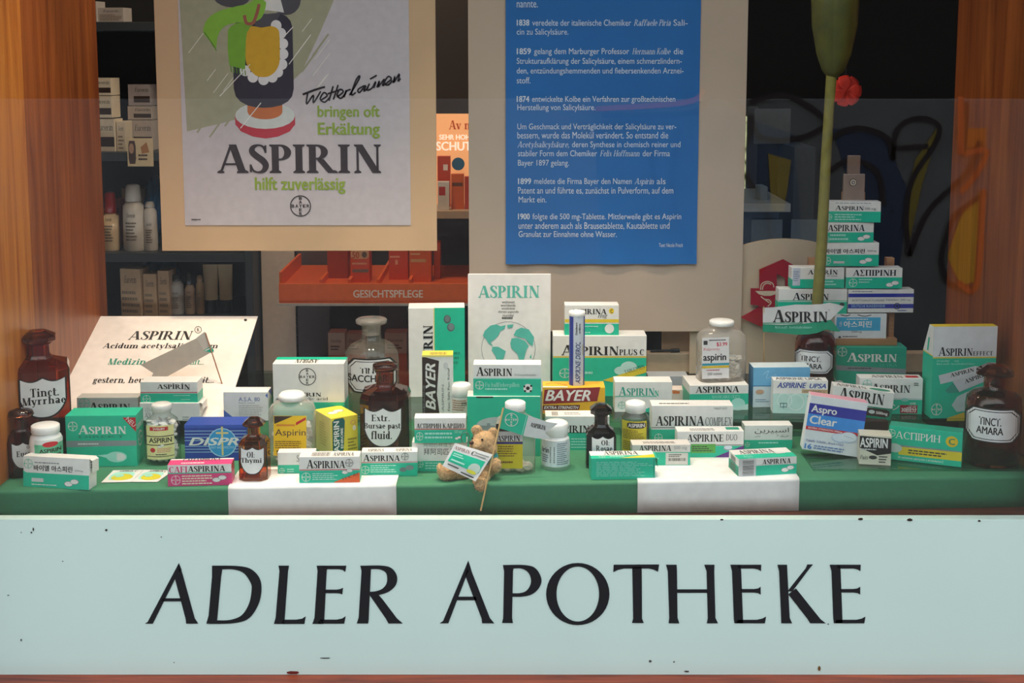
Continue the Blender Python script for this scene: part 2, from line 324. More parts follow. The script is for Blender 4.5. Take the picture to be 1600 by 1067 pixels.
# ------------------------------------------------------------------ printing on a face; coordinates run right and down inside the given rectangle
STEP = .00005
def shape_fn(shape):
    if shape == 'shield':
        return (lambda u: .09*abs(math.sin(2*math.pi*u))), (lambda u: .55+.45*(1-abs(2*u-1)**2.5)**.8)
    if shape == 'octa':
        k = lambda u: max(0, .22*(1-min(u, 1-u)/.13)); return k, (lambda u: 1-k(u))
    if shape == 'round':
        k = lambda u: .5-.5*math.sqrt(max(0, 1-(2*u-1)**2)); return k, (lambda u: 1-k(u))
    return (lambda u: 0), (lambda u: 1)
def printing(mb, mapf, rect, elems, curved=False):
    rx0, ry0, rx1, ry1 = rect; lay = [0]; STEP = min(.00005, .0009/max(1, len(elems)))
    mat = lambda c: c if not isinstance(c, str) else col(c)
    def q(x, y): return mapf((x-rx0)/(rx1-rx0), (y-ry0)/(ry1-ry0), lay[0]*STEP)
    def poly(pts, c): mb.face([q(*p) for p in pts], mat(c))
    def each(tp, fn, c):
        l0 = lay[0]
        for p, o in zip(tp, tp.off): lay[0] = l0+o; poly([fn(u, v) for u, v in p], c)
        lay[0] = l0
    def cols(x0, y0, x1, y1, c, top, bot, n):
        mb.grid([[q(x0+(x1-x0)*i/n, y0+(y1-y0)*top(i/n)), q(x0+(x1-x0)*i/n, y0+(y1-y0)*bot(i/n))] for i in range(n+1)], mat(c), False)
    def ring(X, Y, r, w, c, n=26, ry=None):
        ry = ry or r
        mb.grid([[q(X+r*math.cos(a), Y+ry*math.sin(a)), q(X+(r-w)*math.cos(a), Y+(ry-w)*math.sin(a))] for a in [2*math.pi*i/n for i in range(n+1)]], mat(c), False)
    def text(x0, y0, x1, y1, tx, c, st):
        each(text_polys(tx, st), lambda u, v: (x0+(x1-x0)*u, y0+(y1-y0)*v), c)
    for e in elems:
        k = e[0]; lay[0] += 1
        if k == 'r': cols(*e[1:5], e[5], lambda u: 0, lambda u: 1, 8 if curved else 1)
        elif k == 'q': cols(*e[2:6], e[6], *shape_fn(e[1]), 24)
        elif k == 't': text(*e[1:8])
        elif k == 'tr':   # text turned to read upwards
            x0, y0, x1, y1, tx, c, st = e[1:8]
            each(text_polys(tx, st), lambda u, v: (x0+(x1-x0)*v, y1-(y1-y0)*u), c)
        elif k == 'ta':   # text on a slope: start, end, height
            (x0, y0), (x1, y1), h, tx, c, st = e[1:7]; L = math.hypot(x1-x0, y1-y0); a, b = (x1-x0)/L, (y1-y0)/L
            each(text_polys(tx, st), lambda u, v: (x0+a*u*L+b*(1-v)*h, y0+b*u*L-a*(1-v)*h), c)
        elif k == 'p': poly(e[1], e[2])
        elif k == 'e': poly([(e[1]+e[3]*math.cos(2*math.pi*i/20), e[2]+e[4]*math.sin(2*math.pi*i/20)) for i in range(20)], e[5])
        elif k == 'o': ring(*e[1:6])
        elif k == 'b':    # cross logo in a ring
            X, Y, r, c = e[1:5]; a = .8*r; g = r*.36
            ry = r*(e[5] if len(e) > 5 else 1); f = ry/r; ring(X, Y, r, r*.09, c, 26, ry)
            for i, ch in enumerate('BAYER'):
                o = (i-2)*g; text(X+o-g*.40, Y-g*.42*f, X+o+g*.40, Y+g*.42*f, ch, c, 'b')
                if i != 2: text(X-g*.40, Y+o*f-g*.40*f, X+g*.40, Y+o*f+g*.40*f, ch, c, 'b')
        elif k == 'm':    # lines of small print
            x0, y0, x1, y1, n, c = e[1:7]; rr = random.Random(int(x0*7+y0*3+n)); h = (y1-y0)/n
            for i in range(n):
                x = x0; yy = y0+h*i; end = x1-(x1-x0)*.35*rr.random()
                while x < end:
                    w = min((x1-x0)*(.05+.1*rr.random()), end-x); poly([(x, yy+h*.2), (x+w, yy+h*.2), (x+w, yy+h*.68), (x, yy+h*.68)], c); x += w+(x1-x0)*.02
        elif k == 'k':
            x0, y0, x1, y1, c = e[1:6]; rr = random.Random(int(x0)); x = x0
            while x < x1:
                w = (x1-x0)*(.008+.026*rr.random()); poly([(x, y0), (min(x+w, x1), y0), (min(x+w, x1), y1), (x, y1)], c); x += w+(x1-x0)*(.012+.02*rr.random())
        elif k == 'kh':
            x0, y0, x1, y1, c = e[1:6]; rr = random.Random(int(y0)); y = y0
            while y < y1:
                w = (y1-y0)*(.008+.026*rr.random()); poly([(x0, y), (x1, y), (x1, min(y+w, y1)), (x0, min(y+w, y1))], c); y += w+(y1-y0)*(.012+.02*rr.random())
        elif k == 'l':
            for s_ in stroke([(x, y, e[2]) for x, y in e[1]], 5, len(e) < 5): poly(s_, e[3])
        elif k == 'pill':
            X, Y, r = e[1:4]
            for dx, dy in ((-.75, .25), (.6, -.25)):
                for z, cc in ((1.0, 'S'), (.86, 'W')): lay[0] += 1; poly([(X+dx*r+r*z*math.cos(2*math.pi*i/18), Y+dy*r+r*.55*z*math.sin(2*math.pi*i/18)) for i in range(18)], cc)

# ------------------------------------------------------------------ cartons
TOP = {}
GROUP = 'medicine cartons of the window display'
def carton(label, crop, rect, z0=0, dep=.03, yaw=0, roll=0, pitch=0, Y=None, base='W', band=None, pr=(), top=None, right=None, left=None, sides=None, key=None, flap=None,
           name='medicine_carton', cat='carton', group=GROUP, zpx=False, h=None):
    x0, y0, x1, y1 = cx(crop, rect[0]), cy(crop, rect[1]), cx(crop, rect[2]), cy(crop, rect[3]); xm = (x0+x1)/2
    if isinstance(z0, str): z0 = TOP[z0]
    p = U(xm, y1, Y) if Y is not None else Uz(xm, y1, z0)
    ht = (U(xm, y0, p.y).z - p.z) if h is None else h
    if Y is not None and not zpx: ht = U(xm, y0, p.y).z - z0; p.z = z0
    if p.z < GZ-.02 and p.y < GY < p.y+dep+.002: dep = max(.012, GY-p.y-.002)
    w = (x1-x0)*sc(p)/max(.5, math.cos(math.radians(yaw))); d = dep
    if key: TOP[key] = p.z+ht
    mb = MB(); mb.box(-w/2, 0, 0, w/2, d, ht, base, .0006, sides)
    maps = {'F': lambda u, v, e: (-w/2+u*w, -.0001-e, ht-v*ht), 'T': lambda u, v, e: (-w/2+u*w, d-v*d, ht+.0001+e),
            'R': lambda u, v, e: (w/2+.0001+e, u*d, ht-v*ht), 'L': lambda u, v, e: (-w/2-.0001-e, d-u*d, ht-v*ht)}
    E = list(pr)
    if band:
        ys, c = band; fr = (ys-rect[1])/(rect[3]-rect[1]); E.insert(0, ('r', rect[0], ys, rect[2], rect[3], c))
        for s_ in 'LR': printing(mb, maps[s_], (0, 0, 1, 1), [('r', 0, fr, 1, 1, c)])
    printing(mb, maps['F'], rect, E)
    if top: printing(mb, maps['T'], (0, 0, 1, 1), top)
    if right: printing(mb, maps['R'], (0, 0, 1, 1), right)
    if left: printing(mb, maps['L'], (0, 0, 1, 1), left)
    o = mb.build(name, None, p, (math.radians(pitch), math.radians(roll), math.radians(yaw)))
    if roll:   # rest on its lower corner
        o.location.z += math.sin(abs(math.radians(roll)))*w/2
    if flap:   # tuck flap standing a little open at one end
        fb = MB(); a = math.radians(12); sx = 1 if flap == 'R' else -1
        fb.grid([[(sx*w/2, d*.06, ht*.98), (sx*w/2, d*.94, ht*.98)], [(sx*(w/2+.004), d*.08, ht*.93), (sx*(w/2+.004), d*.92, ht*.93)], [(sx*(w/2+.0045), d*.1, ht*.55), (sx*(w/2+.0045), d*.9, ht*.55)]], base, False)
        f = fb.build('tuck_flap', o); md = f.modifiers.new('thickness', 'SOLIDIFY'); md.thickness = .0004
    return tag(o, label, cat, group)
def bay(t, cross=None, pills=None, line=None, micro=None, ink='K', st='A', extra=()):
    """the usual print of the teal and white cartons"""
    E = []
    if line: E.append(('r', *line[:4], line[4]))
    E.append(('t', *t[:4], t[4] if len(t) > 4 else 'ASPIRIN', ink, st))
    if cross: E.append(('b', *cross, 'W'))
    if pills: E.append(('pill', *pills))
    if micro: E.append(('m', *micro, 'M'))
    return E+list(extra)

# ------------------------------------------------------------------ bottles
def section(kind, rx, ry, n=32):
    if kind == 'oct':
        c = .60; return [(rx*x, ry*y) for x, y in ((c, -1), (1, -c), (1, c), (c, 1), (-c, 1), (-1, c), (-1, -c), (-c, -1))]
    e = {'round': 1.0, 'soft': .5, 'square': .32}[kind]
    return [(rx*math.copysign(abs(math.cos(a))**e, math.cos(a)), ry*math.copysign(abs(math.sin(a))**e, math.sin(a))) for a in [2*math.pi*i/n for i in range(n)]]
def lathe(mb, rings, kind, mat, flat=1.0, inner=0, capb=True, capt=True, n=32, neck=None):
    """rings: (z, half width); neck: height above which the section turns round"""
    def row(z, r):
        kk = 'round' if neck is not None and z > neck and kind != 'oct' else kind
        return [(x, y, z) for x, y in section(kk, r, r*(flat if kk == kind else 1), n)]
    R = [row(z, r) for z, r in rings]; sm = kind != 'oct'
    if inner:
        R += [row(max(z, rings[0][0]+inner*1.6), max(r-inner, .0008)) for z, r in rings[::-1]]; capt = False
    mb.grid(R, mat, sm, True)
    if capb: mb.cap(R[0][::-1], mat)
    if inner: mb.cap(R[-1], mat)
    elif capt: mb.cap(R[-1], mat)
BG = 'bottles of the window display'
def bottle(label, crop, xc, rings, z0, kind, mat, stop=None, stopmat=None, lab=None, flat=1.0, inner=.003, neck=None, tablets=None, Yc=None, name='apothecary_bottle', stopname='stopper', stopkind='round', yaw=None, labkind='round', cat='bottle', liquid=None):
    X = cx(crop, xc); s0 = rings[0]
    r_px = max(r for _, r in rings)*CR[crop][2]
    if isinstance(z0, str): z0 = TOP[z0]
    if Yc is None:
        f = Uz(X, cy(crop, s0[0]), z0); Yc = f.y + r_px*sc(f)*flat
    b = U(X, cy(crop, s0[0]), Yc); k = sc((b.x, Yc, z0+.05))
    if kind == 'oct' and not yaw: k /= 1+.5*abs(b.x)/(Yc-CAMY)
    def conv(R, top=False):
        if top:
            t = .25*R[-2][1]; ya, yb = R[0][0], R[-1][0]; R = [(y+t*((ya-y)/(ya-yb)), h) for y, h in R]
        return [(max(0, U(X, cy(crop, y), Yc).z-z0), hw*CR[crop][2]*k) for y, hw in R]
    rr = conv(rings); rr[0] = (0, rr[0][1]); zfix = 0
    if Yc is not None:   # base ring is seen at its front rim; drop heights so the base meets its support
        pass
    if yaw is None: yaw = -math.degrees(math.atan2(b.x, Yc-CAMY)) if labkind == 'round' else 0
    root = empty(name, (b.x, Yc, z0), (0, 0, math.radians(yaw)))
    mb = MB(); lathe(mb, rr, kind, mat, flat, inner, neck=(conv([(neck, 1)])[0][0] if neck else None)); body = mb.build('bottle_body', root)
    if stop:
        sb = MB(); st = conv(stop, True); lathe(sb, st, stopkind, stopmat or mat); sb.build(stopname, root)
    if lab:
        x0, y0, x1, y1, els = lab; rmax = max(r for _, r in rr)
        zt, zb = conv([(y0, 1), (y1, 1)]); zt, zb = zt[0], zb[0]
        px = CR[crop][2]*k; rf = rmax*flat; zt, zb = [U(X, cy(crop, q), Yc-rf).z-z0 for q in (y0, y1)]
        if labkind == 'round':
            def mp(u, v, e):
                a = ((x0+(x1-x0)*u)-xc)*px
                aa = math.asin(max(-.98, min(.98, a/rmax))); R_ = rmax+.0004+e; return (R_*math.sin(aa), -R_*math.cos(aa)*flat, zt+(zb-zt)*v)
        else:
            def mp(u, v, e):
                if abs(yaw) > 12: return (((x0+(x1-x0)*u)-xc)*px, -rf-.0004-e, zt+(zb-zt)*v)
                p = U(cx(crop, x0+(x1-x0)*u), cy(crop, y0+(y1-y0)*v), Yc-rf-.0004-e); return (p.x-b.x, p.y-Yc, p.z-z0)
        lb = MB(); printing(lb, mp, (x0, y0, x1, y1), els, labkind == 'round'); lb.build('paper_label', root)
    if liquid:
        lq = MB(); zt = conv([(liquid[0], 1)])[0][0]; ri = [(z+.004 if i == 0 else z, max(.001, r-.0045)) for i, (z, r) in enumerate(rr) if z < zt]
        ri.append((zt, ri[-1][1])); lathe(lq, ri, kind, liquid[1], flat); lq.build('powder', root)
    tag(root, label, cat, BG)
    if tablets:
        n, ytop, rt, tl = tablets; zt = conv([(ytop, 1)])[0][0]; tb = MB(); rg = random.Random(n); rmax = max(r for _, r in rr)-.0015-rt
        for i in range(n):
            z = rt*.6+.002+(zt-rt)*rg.random(); a = 2*math.pi*rg.random(); q = rmax*(.93*math.sqrt(.35+.65*rg.random()))
            M_ = Matrix.Translation((q*math.cos(a), q*math.sin(a)*flat, z)) @ Matrix.Rotation(rg.random()*6.28, 4, 'Z') @ Matrix.Rotation(rg.uniform(-1.2, 1.2), 4, 'X')
            rows = [[M_ @ Vector((rad*math.cos(2*math.pi*j/10), rad*math.sin(2*math.pi*j/10), h)) for j in range(10)] for rad, h in ((rt*.6, -rt*.36), (rt, -rt*.2), (rt, rt*.2), (rt*.6, rt*.36))]
            tb.grid(rows, col('W', .5), True, True); tb.cap(rows[0][::-1], col('W', .5), True); tb.cap(rows[-1], col('W', .5), True)
        t = tb.build('tablets', None, (b.x, Yc, z0)); tag(t, tl, 'tablets', None, 'stuff')
    return root
# ================================================================== THE SETTING
def slab(name, x0, y0, z0, x1, y1, z1, m, bev=0, kind='structure'):
    b = MB(); b.box(x0, y0, z0, x1, y1, z1, m, bev); o = b.build(name)
    if kind: o['kind'] = kind
    return o
GP0 = -.07   # plane of the pane and of the sign
FA, FB = Uz(0, 767, 0), Uz(1600, 744, 0)
def FRX(X): return FA.y+(FB.y-FA.y)*(X-FA.x)/(FB.x-FA.x)
FRONT = FRX(0); BX0, BX1, BD = -.835, .895, .60
slab('wall_left', BX0-.05, GP0+.008, -.32, BX0, .20, 1.5, WOOD_LIT, .002); slab('wall_left_rear', BX0-.05, .2005, -.32, BX0-.001, BD, 1.5, WOOD_DIM)  # one wall in two tones: front painted as lamplit, rear dimmer
slab('wall_right', BX1, GP0+.008, -.32, BX1+.05, .30, 1.5, WOOD_DIM, .002); slab('wall_right_rear', BX1+.001, .3005, -.32, BX1+.05, BD, 1.5, WOOD_DIM)
slab('ceiling', BX0-.05, GP0-.02, 1.5, BX1+.05, BD, 1.54, col('C'))
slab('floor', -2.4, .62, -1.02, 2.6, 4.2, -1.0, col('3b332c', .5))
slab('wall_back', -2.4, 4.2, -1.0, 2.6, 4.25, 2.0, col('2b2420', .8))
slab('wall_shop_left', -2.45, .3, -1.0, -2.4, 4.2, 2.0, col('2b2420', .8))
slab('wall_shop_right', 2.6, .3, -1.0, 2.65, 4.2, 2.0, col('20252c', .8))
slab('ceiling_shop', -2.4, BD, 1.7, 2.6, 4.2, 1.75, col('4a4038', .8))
slab('wall_facade_left', -2.45, GP0-.03, -1.0, BX0-.05, .3, 2.6, col('6a5648', .8))
slab('wall_facade_right', BX1+.05, GP0-.03, -1.0, 2.65, .3, 2.6, col('6a5648', .8))
slab('wall_facade_upper', BX0-.05, GP0-.03, 1.54, BX1+.05, .3, 2.6, col('6a5648', .8))
slab('wall_under_window', BX0-.05, .03, -1.0, BX1+.05, .3, -.36, col('5a4a40', .8))
SIGN_T, SIGN_B = U(800, 812, GP0).z, U(800, 1054, GP0).z
slab('trim_1', BX0-.05, GP0-.035, SIGN_B-.05, BX1+.05, GP0+.05, SIGN_B-.0005, WOOD_F, .003)
slab('trim_2', BX0-.05, GP0+.006, SIGN_T-.03, BX1+.05, .12, U(1300, 797, FRX(.5)).z, WOOD_D)
g = slab('window_1', BX0-.05, GP0, SIGN_T, BX1+.05, GP0+.004, 2.0, PANE)
# street outside with the painted wall opposite, seen mirrored in the pane
slab('ground', -14, -9, -1.05, 14, GP0-.04, -1.0, col('77716a', .9))
WY = -5.2; WTOP = .44
slab('wall_opposite', -12, WY-.3, -1.0, 12, WY, WTOP, col('78787a', .9, 0, .15, 3))
slab('wall_upper_opposite', -12, WY-.9, -1.0, 12, WY-.6, 4.2, col('1c1b1c', .9))
gm = MB()
def GP(px, py):   # a point of the painted wall from where its mirror image shows
    d = ray(px, py); t = (2*GP0-WY-CAMY)/d.y; p = O+d*t; return (p.x, p.z)
def gl(pts, w, c, lift):
    Q = [(*GP(*p), w) for p in pts]
    for q in stroke(Q, 6): gm.face([(x, WY+lift, z) for x, z in q], c)
def gf(pts, c, lift): gm.face([(GP(*p)[0], WY+lift, GP(*p)[1]) for p in pts], c)
gf([(930, 190), (1120, 170), (1240, 210), (1260, 480), (1080, 500), (940, 440)], col('4a5a72', .9), .004)
gf([(1300, 200), (1380, 210), (1420, 300), (1400, 470), (1330, 480), (1330, 300)], col('3c4a66', .9), .004)
gf([(1430, 250), (1470, 190), (1440, 290), (1420, 380), (1412, 330)], col('a08a3c', .9), .008)
gf([(1508, 200), (1540, 200), (1540, 228), (1508, 232)], col('d07a30', .9), .008)
gf([(1530, 300), (1522, 440), (1500, 445), (1480, 400), (1500, 340)], col('c9b23c', .9), .008)
gf([(1200, 240), (1236, 250), (1225, 330), (1205, 330)], col('b89a48', .9), .008)
for pts in ([(1170, 160), (1230, 150), (1290, 190), (1250, 215), (1190, 215), (1172, 180)], [(1285, 250), (1300, 215), (1340, 200), (1385, 215), (1395, 250)],
            [(1395, 250), (1400, 205), (1430, 185), (1465, 195), (1460, 225), (1425, 280), (1415, 340), (1420, 400)], [(1395, 232), (1450, 228)],
            [(1420, 400), (1450, 330), (1510, 270), (1530, 220)], [(1470, 400), (1490, 340), (1540, 300)], [(1470, 400), (1480, 440), (1520, 450)], [(1510, 160), (1505, 235)],
            [(1290, 270), (1330, 250), (1370, 270), (1380, 320)], [(940, 180), (1080, 175), (1110, 150), (1150, 160), (1170, 200), (1160, 260), (1200, 340), (1190, 420), (1100, 480)],
            [(950, 200), (1010, 200), (1020, 320), (1000, 330)], [(1060, 200), (1050, 300), (1080, 400)]): gl(pts, .028, col('3a3034', .9), .014)
for pts in ([(1500, 150), (1500, 240)], [(1505, 240), (1540, 235), (1525, 270), (1500, 300)], [(1535, 295), (1525, 445), (1495, 440)], [(930, 170), (1070, 160), (1100, 140)]): gl(pts, .03, col('d8603a', .9), .018)
go = gm.build('graffiti'); tag(go, 'sprayed graffiti letters on the grey wall across the street', 'graffiti')

# ------------------------------------------------------------------ display floor with its coverings
mb = MB(); mb.box(BX0, .125, -.02, BX1, BD+.02, -.0012, WOOD_P); o = mb.build('display_board'); tag(o, 'wooden floor board of the window display under the green cover', 'board')
def cover(name, xa, xb, edge, m, lift, back, lab, cat, n=40, Rr=.006):
    b = MB(); rows = []
    for i in range(n+1):
        px = xa+(xb-xa)*i/n; x = None; X = U(px, 760, FRONT).x; fr = FRX(X); zb = U(px, edge(px), fr-lift).z
        xt = X if BX0+.001 < X < BX1-.001 else max(BX0+.001, min(BX1-.001, X))
        wv = .0003*math.sin(i*.9)
        r = [(xt, back, lift), (xt, fr+.1, lift), (xt, fr+.03, lift)]
        for q in range(6): a = q/5*math.pi/2; r.append((xt, fr+Rr-lift-(Rr)*math.sin(a)-wv*q/5, lift-Rr+Rr*math.cos(a)))
        r.append((xt, fr-lift-wv, (zb+lift-Rr)/2)); r.append((xt, fr-lift-wv*2, zb)); rows.append(r)
    b.grid(rows, m, True); o = b.build(name); md = o.modifiers.new('thickness', 'SOLIDIFY'); md.thickness = .0008; md.offset = -1
    return tag(o, lab, cat)
GREEN = col('357a58', .75, 0, .05, 90, .15)
cover('green_cover', -30, 1632, lambda p: 806+(14*(1-p/620) if p < 620 else 0)-(9*(p-1000)/600 if p > 1000 else 0), GREEN, .0004, BD, 'green paper cover bent over the front edge of the display board', 'cover')
PAPER = col('efeeec', .7)
cover('paper_sheet', 361, 620, lambda p: 808-2*(p-361)/259, PAPER, .0028, FRX(-.3)+.075, 'white paper sheet folded over the edge under the orange cornered carton', 'paper', 12)
cover('paper_sheet', 997, 1253, lambda p: 801-3*(p-997)/256, PAPER, .0028, FRX(.3)+.12, 'white paper sheet folded over the edge under the striped end carton', 'paper', 12)

# ------------------------------------------------------------------ glass step shelf and small plate
GZ = .045; GY = Uz(800, 655, GZ).y
root = empty('glass_shelf', (0, GY, 0)); mb = MB(); mb.box(BX0+.002, 0, GZ-.006, BX1-.002, BD-GY, GZ, SHELFGLASS, .0008); mb.build('glass_plate', root)
for x in (-.78, -.26, .26, .80):
    mb = MB(); mb.box(x-.012, .02, .0005, x+.012, BD-GY-.02, GZ-.006, col('2f2b28', .5)); mb.build('support_block', root)
tag(root, 'raised glass shelf behind the front row of the display', 'shelf')
mb = MB(); a = Uz(1395, 737, 0); mb.box(Uz(1270, 735, 0).x, a.y, .0006, BX1-.003, a.y+.10, .0046, SHELFGLASS, .0006); tag(mb.build('glass_plate'), 'flat glass plate lying on the green cover under the brown bottle', 'glass plate')
PZ = .0046

# ------------------------------------------------------------------ shop sign
mb = MB(); mb.box(BX0-.05, GP0, SIGN_B, BX1+.05, GP0+.02, SIGN_T, col('d0e4dc', .16, 0, .02, 4))
# chips in the paint
rg = random.Random(3)
for px, py, a_, b_, c in ((457, 1051, 13, 3, '6a1c14'), (508, 1028, 9, 1, '2a2a28'), (166, 828, 2, 2, '2a1a14'), (52, 827, 1.2, 3, '2a1a14'), (49, 832, 1.5, 1.5, '2a1a14'), (33, 832, 1, 1, '2a1a14'), (33, 1000, 1.5, 2, '4a4a44'), (13, 930, 2, .8, '4a4a44'), (98, 877, 1.2, 1, '4a4a44'), (272, 1035, 1.2, 1, '3a3a34'),
    (1280, 1044, 2.4, 5, '6a4a1c'), (1053, 1034, 1.5, 1.5, '3a3a34'), (1073, 1049, 5, 1.4, '2a1a14'), (1016, 1033, 2.5, 2, '4a4a44'), (1128, 812, 3, 1.5, '2a1a14'), (1345, 811, 5, 2, '2a1a14'), (1422, 812, 5, 2.4, '2a1a14'), (1530, 814, 3, 2, '2a1a14'), (1294, 975, 1.2, 1.4, '2a1a14'), (252, 839, 1.3, 1, '4a4a44')):
    p = [U(px+a_*math.cos(q*.9)*rg.uniform(.7, 1.1), py+b_*math.sin(q*.9)*rg.uniform(.7, 1.1), GP0-.0007) for q in range(7)]; mb.face([x[:] for x in p], col(c, .6))

sign = mb.build('shop_sign'); tag(sign, 'pale mint shop sign panel with large black capitals below the window', 'sign')
SA = lambda p: (200+p[0]*.375, 860+p[1]*.375)
SB = lambda p: (660+p[0]*.4625, 860+p[1]*.4625)
lt = MB(); INK = col('15151c', .25)
def lp(pts, f, k=0): lt.face([U(*f(p), GP0-.0006-k*.00005)[:] for p in pts], INK)
def lstrip(o_, i_, f):
    for k in range(len(o_)-1): lp([o_[k], o_[k+1], i_[k+1], i_[k]], f, 1)
def smooth2(pts): return [(p[0], p[1]) for p in catmull([(x, y, 1) for x, y in pts], 5)]
lp([(70, 305), (82, 297), (212, 52), (224, 82), (207, 97), (111, 290), (103, 305)], SA); lp([(212, 52), (228, 100), (278, 282), (293, 305), (242, 305), (240, 285), (196, 120), (203, 80)], SA); lp([(143, 199), (224, 199), (228, 212), (137, 212)], SA)
lp([(350, 63), (395, 65), (388, 110), (372, 285), (371, 293), (326, 306), (336, 270), (350, 110)], SA)
lstrip(smooth2([(356, 63), (450, 64), (510, 76), (548, 115), (556, 168), (542, 228), (503, 283), (440, 303), (330, 306)]), smooth2([(390, 79), (440, 79), (483, 95), (511, 135), (515, 165), (504, 222), (473, 270), (425, 289), (371, 291)]), SA)
lp([(627, 63), (671, 63), (667, 85), (653, 285), (650, 306), (608, 306), (615, 280), (631, 85)], SA); lp([(645, 288), (700, 288), (725, 284), (741, 274), (735, 306), (640, 306)], SA)
lp([(786, 63), (832, 63), (828, 85), (818, 285), (815, 306), (768, 306), (777, 280), (790, 85)], SA); lp([(800, 63), (910, 63), (905, 90), (895, 81), (880, 78), (820, 78)], SA)
lp([(815, 163), (870, 163), (885, 160), (896, 155), (893, 183), (882, 179), (868, 178), (815, 178)], SA); lp([(800, 288), (870, 288), (893, 283), (907, 273), (901, 305), (790, 305)], SA)
lp([(968, 63), (1014, 63), (1012, 85), (1003, 285), (1001, 304), (953, 304), (961, 280), (973, 85)], SA)
lstrip(smooth2([(980, 63), (1060, 63), (1100, 75), (1121, 108), (1115, 145), (1085, 172), (1040, 186), (1000, 186)]), smooth2([(1005, 78), (1045, 78), (1072, 90), (1080, 113), (1076, 140), (1058, 160), (1030, 170), (1000, 172)]), SA)
lp([(1005, 184), (1040, 180), (1062, 205), (1120, 282), (1145, 304), (1085, 304), (1075, 285), (1020, 205)], SA)
lt.build('lettering', sign); lt = MB()
lp([(58, 246), (70, 238), (155, 34), (163, 58), (150, 82), (92, 234), (88, 246)], SB); lp([(155, 34), (168, 75), (228, 228), (243, 246), (202, 246), (200, 230), (145, 85), (150, 60)], SB); lp([(118, 156), (180, 156), (184, 168), (112, 168)], SB)
lp([(272, 49), (310, 49), (306, 70), (303, 228), (306, 245), (269, 245), (273, 228), (276, 70)], SB)
lstrip(smooth2([(280, 49), (345, 49), (382, 60), (402, 95), (395, 125), (370, 148), (335, 156), (303, 156)]), smooth2([(303, 61), (335, 61), (358, 75), (367, 100), (362, 122), (348, 138), (328, 144), (303, 144)]), SB)
an = [2*math.pi*k/40 for k in range(41)]
lstrip([(525+107*math.cos(a), 147+105*math.sin(a)) for a in an], [(525+72*math.cos(a-.06), 147+93*math.sin(a-.06)) for a in an], SB)
lp([(646, 48), (800, 47), (796, 72), (783, 65), (765, 61), (680, 61), (660, 66), (645, 73)], SB); lp([(709, 55), (741, 55), (742, 230), (748, 245), (708, 245), (712, 230)], SB)
lp([(823, 48), (859, 48), (860, 70), (862, 228), (868, 246), (832, 246), (834, 228), (829, 70)], SB); lp([(952, 48), (987, 48), (986, 70), (990, 228), (999, 246), (961, 246), (964, 228), (960, 70)], SB); lp([(858, 131), (963, 131), (963, 143), (858, 143)], SB)
for dx in (0, 336):
    f = lambda p, dx=dx: SB((p[0]+dx, p[1]))
    lp([(1040, 48), (1075, 48), (1077, 70), (1083, 228), (1083, 246), (1054, 246), (1052, 228), (1046, 70)], f); lp([(1055, 48), (1145, 48), (1144, 70), (1134, 64), (1120, 61), (1070, 61)], f)
    lp([(1075, 130), (1120, 130), (1134, 128), (1143, 122), (1143, 149), (1134, 144), (1120, 142), (1075, 142)], f); lp([(1060, 234), (1130, 234), (1148, 230), (1161, 223), (1157, 246), (1060, 246)], f)
lp([(1199, 48), (1232, 48), (1233, 70), (1241, 228), (1249, 246), (1212, 246), (1212, 228), (1205, 70)], SB); lp([(1233, 138), (1295, 60), (1300, 47), (1320, 47), (1310, 58), (1250, 138)], SB); lp([(1236, 148), (1262, 128), (1345, 232), (1363, 246), (1310, 246), (1300, 230)], SB)
lt.build('lettering', sign)
# ------------------------------------------------------------------ hung boards and posters
def panel(name, lab, cat, x0, y0, x1, y1, Y, th, m, elems=(), curl=None, lean=0, strings=False):
    """flat sheet whose photo rectangle is given; stands upright at depth Y"""
    a, b = U(x0, y0, Y), U(x1, y1, Y); w, h = b.x-a.x, a.z-b.z
    o_ = ((a.x+b.x)/2, Y, b.z); mb = MB()
    if curl is None:
        mb.box(-w/2, 0, 0, w/2, th, h, m, min(.0008, th*.3)); mp = lambda u, v, e: (-w/2+u*w, -.0002-e, h-v*h)
    else:
        mp = lambda u, v, e: (-w/2+u*w, -.0002-e-curl(u, v), h-v*h)
        n = 24; mb.grid([[mp(i/n, j/n, 0) for i in range(n+1)] for j in range(n+1)], m, True)
    printing(mb, mp, (x0, y0, x1, y1), elems)
    o = mb.build(name, None, o_, (lean, 0, 0)); tag(o, lab, cat)
    if strings:
        for s_ in (-.4, .4):
            sb = MB(); sb.tube([(s_*w, th/2, h-.001), (s_*w, th/2, 1.5-b.z)], .0012, col('C')); sb.build('hanging_string', o)
    return o
BOARD = col('d6b28c', .8, 0, .05, 8); BOARD2 = col('c9b4a0', .8, 0, .04, 8)
Y1, Y2 = .50, .56
panel('mounting_board', 'beige board holding the vintage advertising poster', 'board', 238, -60, 683, 392, Y1, .004, BOARD, strings=True)
def sm(p): return [(a, b) for a, b, _ in catmull([(x, y, 1) for x, y in p+p[:3]], 5)][5:-10]
E = [('q', 'rect', 276, -60, 642, 352, 'ccc3c8')]
sl = 'a9a68c'
E += [('p', [(277, -60), (520, -60), (523, 0), (500, 50), (470, 110), (400, 175), (340, 190), (284, 203)], sl)]
rg = random.Random(5)
for i in range(14):
    x = rg.uniform(284, 500); y = rg.uniform(20, 150); L_ = rg.uniform(12, 30)
    E.append(('l', [(x, y), (x+L_, y-L_*1.25)], 1.1, 'e2e0d6', 1))
for x, y in ((300, 205), (320, 212), (345, 195), (420, 150), (470, 110), (488, 85)): E.append(('l', [(x, y), (x+26, y-34)], 3, sl, 1))
dk = '3a3644'
